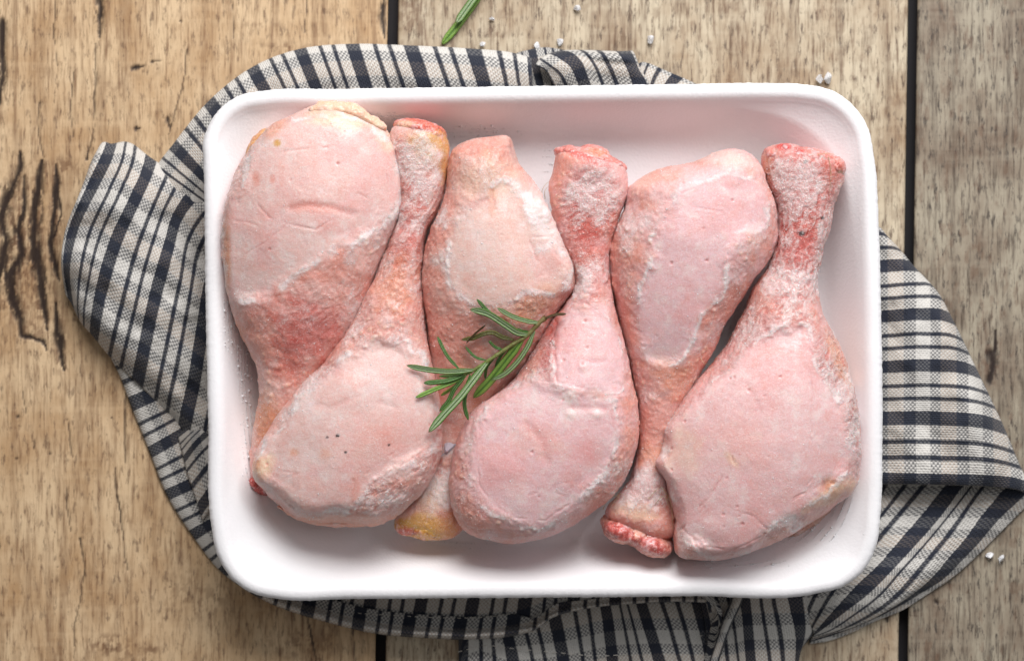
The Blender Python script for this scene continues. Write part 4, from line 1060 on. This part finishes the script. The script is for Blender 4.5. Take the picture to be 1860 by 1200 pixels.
# ------------------------------------------------------------------ rosemary
def rz(X, Y): return (720 + X / 4.285, 520 + Y / 4.285)
G_PALE, G_MID, G_DARK, G_BRI = lin(152, 168, 132), lin(64, 100, 42), lin(34, 58, 26), lin(98, 136, 58)
G_BROWN = lin(86, 66, 40)
def leaf(pts, width, kind, z0, parent, lift=1.0, over=None):
    """pts (px): base -> tip; a narrow leaf with rolled margins and a sunken or raised midrib"""
    n = 34
    c = spline(pts, n)
    tg = np.gradient(c, axis=0); tg /= np.linalg.norm(tg, axis=1)[:, None]
    nrm = np.stack([-tg[:, 1], tg[:, 0]], -1)
    s = np.linspace(0, 1, n)
    zs = np.array([surf(p[0], p[1]) for p in c]) if over is None else np.full(n, over)
    z = np.maximum(z0 * (1 - s) + (zs[-1] + lift) * s, zs + 0.5 + 0.5 * lift)
    for _ in range(8): z[1:-1] = np.maximum((z[:-2] + 2 * z[1:-1] + z[2:]) / 4, zs[1:-1] + 0.4)
    wprof = np.clip(np.minimum(0.42 + s * 3.0, 1.0) * np.sqrt(np.clip((1 - s) * 7, 0, 1)), 0.04, 1) * width * 0.5
    if kind == 'pale': prof = [(-1, -.35), (-.98, .12), (-.72, .30), (-.5, .10), (-.16, .0), (-.1, .16), (.1, .16), (.16, 0), (.5, .10), (.72, .30), (.98, .12), (1, -.35)]
    else: prof = [(-1, -.5), (-.95, .0), (-.7, .28), (-.4, .36), (-.12, .22), (0, .08), (.12, .22), (.4, .36), (.7, .28), (.95, .0), (1, -.5)]
    if kind == 'pale': cols = [G_DARK, G_MID, G_BRI, G_PALE, G_PALE, G_MID, G_MID, G_PALE, G_PALE, G_BRI, G_MID, G_DARK]
    elif kind == 'bright': cols = [G_MID, G_BRI, lin(130, 164, 76), lin(124, 158, 70), G_BRI, G_MID, G_BRI, lin(124, 158, 70), lin(130, 164, 76), G_BRI, G_MID]
    elif kind == 'brown': cols = [G_BROWN] * 11
    elif kind == 'olive': cols = [G_DARK, lin(92, 96, 44), lin(104, 100, 50), lin(92, 90, 44), lin(80, 84, 40), G_BROWN, lin(80, 84, 40), lin(92, 90, 44), lin(104, 100, 50), lin(92, 96, 44), G_DARK]
    else: cols = [G_DARK, G_MID, G_MID, lin(92, 130, 70), G_MID, G_DARK, G_MID, lin(92, 130, 70), G_MID, G_MID, G_DARK]
    # underside closes the section
    prof2 = prof + [(.6, -.55), (0, -.6), (-.6, -.55)]
    cols2 = cols + [G_PALE] * 3
    k = len(prof2)
    mm_ = S0 * 1e3 * 0.93
    V, Cc = [], []
    tw = 0.25 * math.sin(width * 3.1 + pts[0][0])
    for i_ in range(n):
        for (a, b), cl in zip(prof2, cols2):
            off = a * wprof[i_]
            zz = z[i_] + (b + a * tw) * wprof[i_] * mm_ + 0.1
            q = P(c[i_, 0] + nrm[i_, 0] * off, c[i_, 1] + nrm[i_, 1] * off, zz * 1e-3)
            V.append(q)
            tipb = smooth(0.95, 1.0, np.array(s[i_])) * 0.5
            Cc.append(cl * (1 - tipb) + G_BROWN * tipb)
    ff = [(i_ * k + a, (i_ + 1) * k + a, (i_ + 1) * k + (a + 1) % k, i_ * k + (a + 1) % k) for i_ in range(n - 1) for a in range(k)]
    ff += [tuple(range(k)), tuple((n - 1) * k + a for a in range(k))[::-1]]
    me = mesh_np('leaf', np.array(V), ff)
    bm = bmesh.new(); bm.from_mesh(me); bmesh.ops.recalc_face_normals(bm, faces=bm.faces); bm.to_mesh(me); bm.free()
    me.polygons.foreach_set('use_smooth', np.ones(len(me.polygons), bool))
    cattr(me, 'Col', np.array(Cc))
    o = add_obj('leaf', me, M_leaf); adopt(o, parent)
    return z
def stem(pts, rad, col0, col1, parent):
    n = 40; c = spline(pts, n); V, Cc, ff = [], [], []
    k = 8
    tg = np.gradient(c[:, :2], axis=0); tg /= np.linalg.norm(tg, axis=1)[:, None]
    for i_ in range(n):
        r = rad * (1 - 0.45 * i_ / n) * (1 + 0.12 * math.sin(i_ * 1.7))
        for a in range(k):
            an = a * 2 * math.pi / k
            V.append(P(c[i_, 0] - tg[i_, 1] * r * math.cos(an), c[i_, 1] + tg[i_, 0] * r * math.cos(an), (c[i_, 2] + r * 0.167 * math.sin(an)) * 1e-3))
            Cc.append(col0 * (1 - i_ / n) + col1 * i_ / n)
    ff = [(i_ * k + a, (i_ + 1) * k + a, (i_ + 1) * k + (a + 1) % k, i_ * k + (a + 1) % k) for i_ in range(n - 1) for a in range(k)] + [tuple(range(k))[::-1], tuple((n - 1) * k + a for a in range(k))]
    me = mesh_np('stem', np.array(V), ff); cattr(me, 'Col', np.array(Cc))
    o = add_obj('stem', me, M_leaf); adopt(o, parent)

sprig = empty('rosemary_sprig', P(880, 630, 0.043))
tag(sprig, 'green rosemary sprig lying across the frozen drumsticks', 'rosemary')
stem_px = [rz(*p) for p in [(1165, 240), (1110, 285), (1050, 350), (1000, 395), (930, 435), (840, 495), (720, 575), (620, 640), (550, 680), (490, 712)]]
sz = [surf(*p) for p in stem_px]
zst = max(sz) * 0.5 + np.array(sz) * 0.5 + 1.6
zst = np.maximum(zst, np.array(sz) + 1.4)
stem([(p[0], p[1], z_) for p, z_ in zip(stem_px, zst)], 4.6, lin(120, 104, 64), lin(120, 142, 74), sprig)
def zst_at(X, Y):
    p = rz(X, Y); return float(zst[int(np.argmin([math.hypot(p[0] - q[0], p[1] - q[1]) for q in stem_px]))])
LV = [([(1120, 285), (1030, 272), (900, 232), (785, 168)], 40, 'pale', 2.2), ([(850, 290), (720, 200), (625, 98)], 32, 'green', 1.2), ([(1040, 380), (940, 358), (850, 300), (700, 208), (570, 178)], 56, 'pale', 2.4),
      ([(915, 418), (820, 392), (745, 358), (680, 368), (600, 400), (505, 415)], 40, 'olive', 1.6), ([(545, 440), (610, 370), (695, 300)], 17, 'brown', 2.6), ([(830, 495), (770, 472), (718, 422)], 25, 'green', 1.4),
      ([(695, 575), (620, 552), (535, 468)], 23, 'green', 1.0), ([(485, 640), (400, 545), (318, 388)], 30, 'green', 1.0), ([(610, 648), (400, 662), (200, 640), (78, 614)], 47, 'pale', 1.4), ([(525, 690), (380, 735), (212, 752)], 42, 'green', 1.0),
      ([(500, 720), (300, 800), (148, 866)], 40, 'bright', 0.7), ([(510, 735), (430, 795), (345, 850)], 28, 'bright', 0.7), ([(540, 690), (450, 800), (400, 900), (335, 970)], 38, 'green', 0.8), ([(715, 580), (620, 700), (500, 855), (380, 985), (250, 1135)], 64, 'pale', 2.0),
      ([(575, 685), (545, 800), (530, 920), (560, 1042)], 34, 'green', 0.8), ([(985, 410), (850, 580), (740, 720), (598, 868)], 76, 'bright', 1.4), ([(1075, 345), (1020, 470), (930, 600), (850, 675), (740, 728)], 44, 'pale', 2.6),
      ([(1135, 260), (1230, 222), (1322, 214)], 24, 'brown', 1.2), ([(1030, 350), (985, 348), (940, 330)], 22, 'green', 1.6), ([(960, 425), (900, 520), (860, 610)], 34, 'green', 0.8), ([(860, 480), (800, 560), (770, 640)], 26, 'green', 0.6), ([(650, 625), (570, 740), (490, 850)], 28, 'green', 0.7),
      ([(600, 655), (480, 690), (330, 700)], 26, 'green', 0.9), ([(770, 540), (700, 640), (690, 720)], 24, 'green', 0.6)]
for pts, wd, kind, lift in LV:
    leaf([rz(*p) for p in pts], wd * 0.94 / 4.285, kind, zst_at(*pts[0]), sprig, lift)

tip = empty('rosemary_tip', P(838, 40, 0.0))
tag(tip, 'small rosemary tip lying flat on the boards behind the towel', 'rosemary')
leaf([(880, -22), (858, 10), (832, 45), (802, 82)], 15, 'bright', 1.2, tip, 0.5, over=0.3)
leaf([(878, -24), (862, -4), (846, 18), (829, 42)], 14, 'pale', 3.2, tip, 2.2, over=1.6)
stem([(905, -50, 2.0), (890, -36, 2.0), (878, -20, 2.2)], 4.5, lin(120, 104, 64), lin(120, 142, 74), tip)

# ------------------------------------------------------------------ salt
SALT = [(893, 38, 6.5, 'coarse salt grain between the rosemary tip and the towel'), (1048, 15, 8, 'coarse salt grain farthest from the towel on the middle plank'), (1181, 73, 8.5, 'large lone salt grain behind the towel corner'),
        (877, 80, 6.5, 'salt grain touching the towel edge beside the rosemary tip'), (975, 84, 6.5, 'dull salt grain at the towel crease, smaller of two'), (1017, 77, 7.5, 'salt grain standing at the towel crease, brighter of two'),
        (1505, 145, 11, 'larger rounded salt grain at the rounded tray corner'), (1487, 146, 9, 'smaller salt grain tucked against the tray corner'),
        (1797, 1008, 8, 'opaque white salt grain beside the towel hem on the grey plank'), (1817, 1013, 8.5, 'glassy salt grain beside the towel hem on the grey plank')]
for k, (x, y, r, lab) in enumerate(SALT):
    o = crystal('salt_grain', x, y, 0.0002, r * S0, 1.15, 40 + k, M_salt)
    tag(o, lab, 'salt', 'coarse salt grains scattered on the boards')
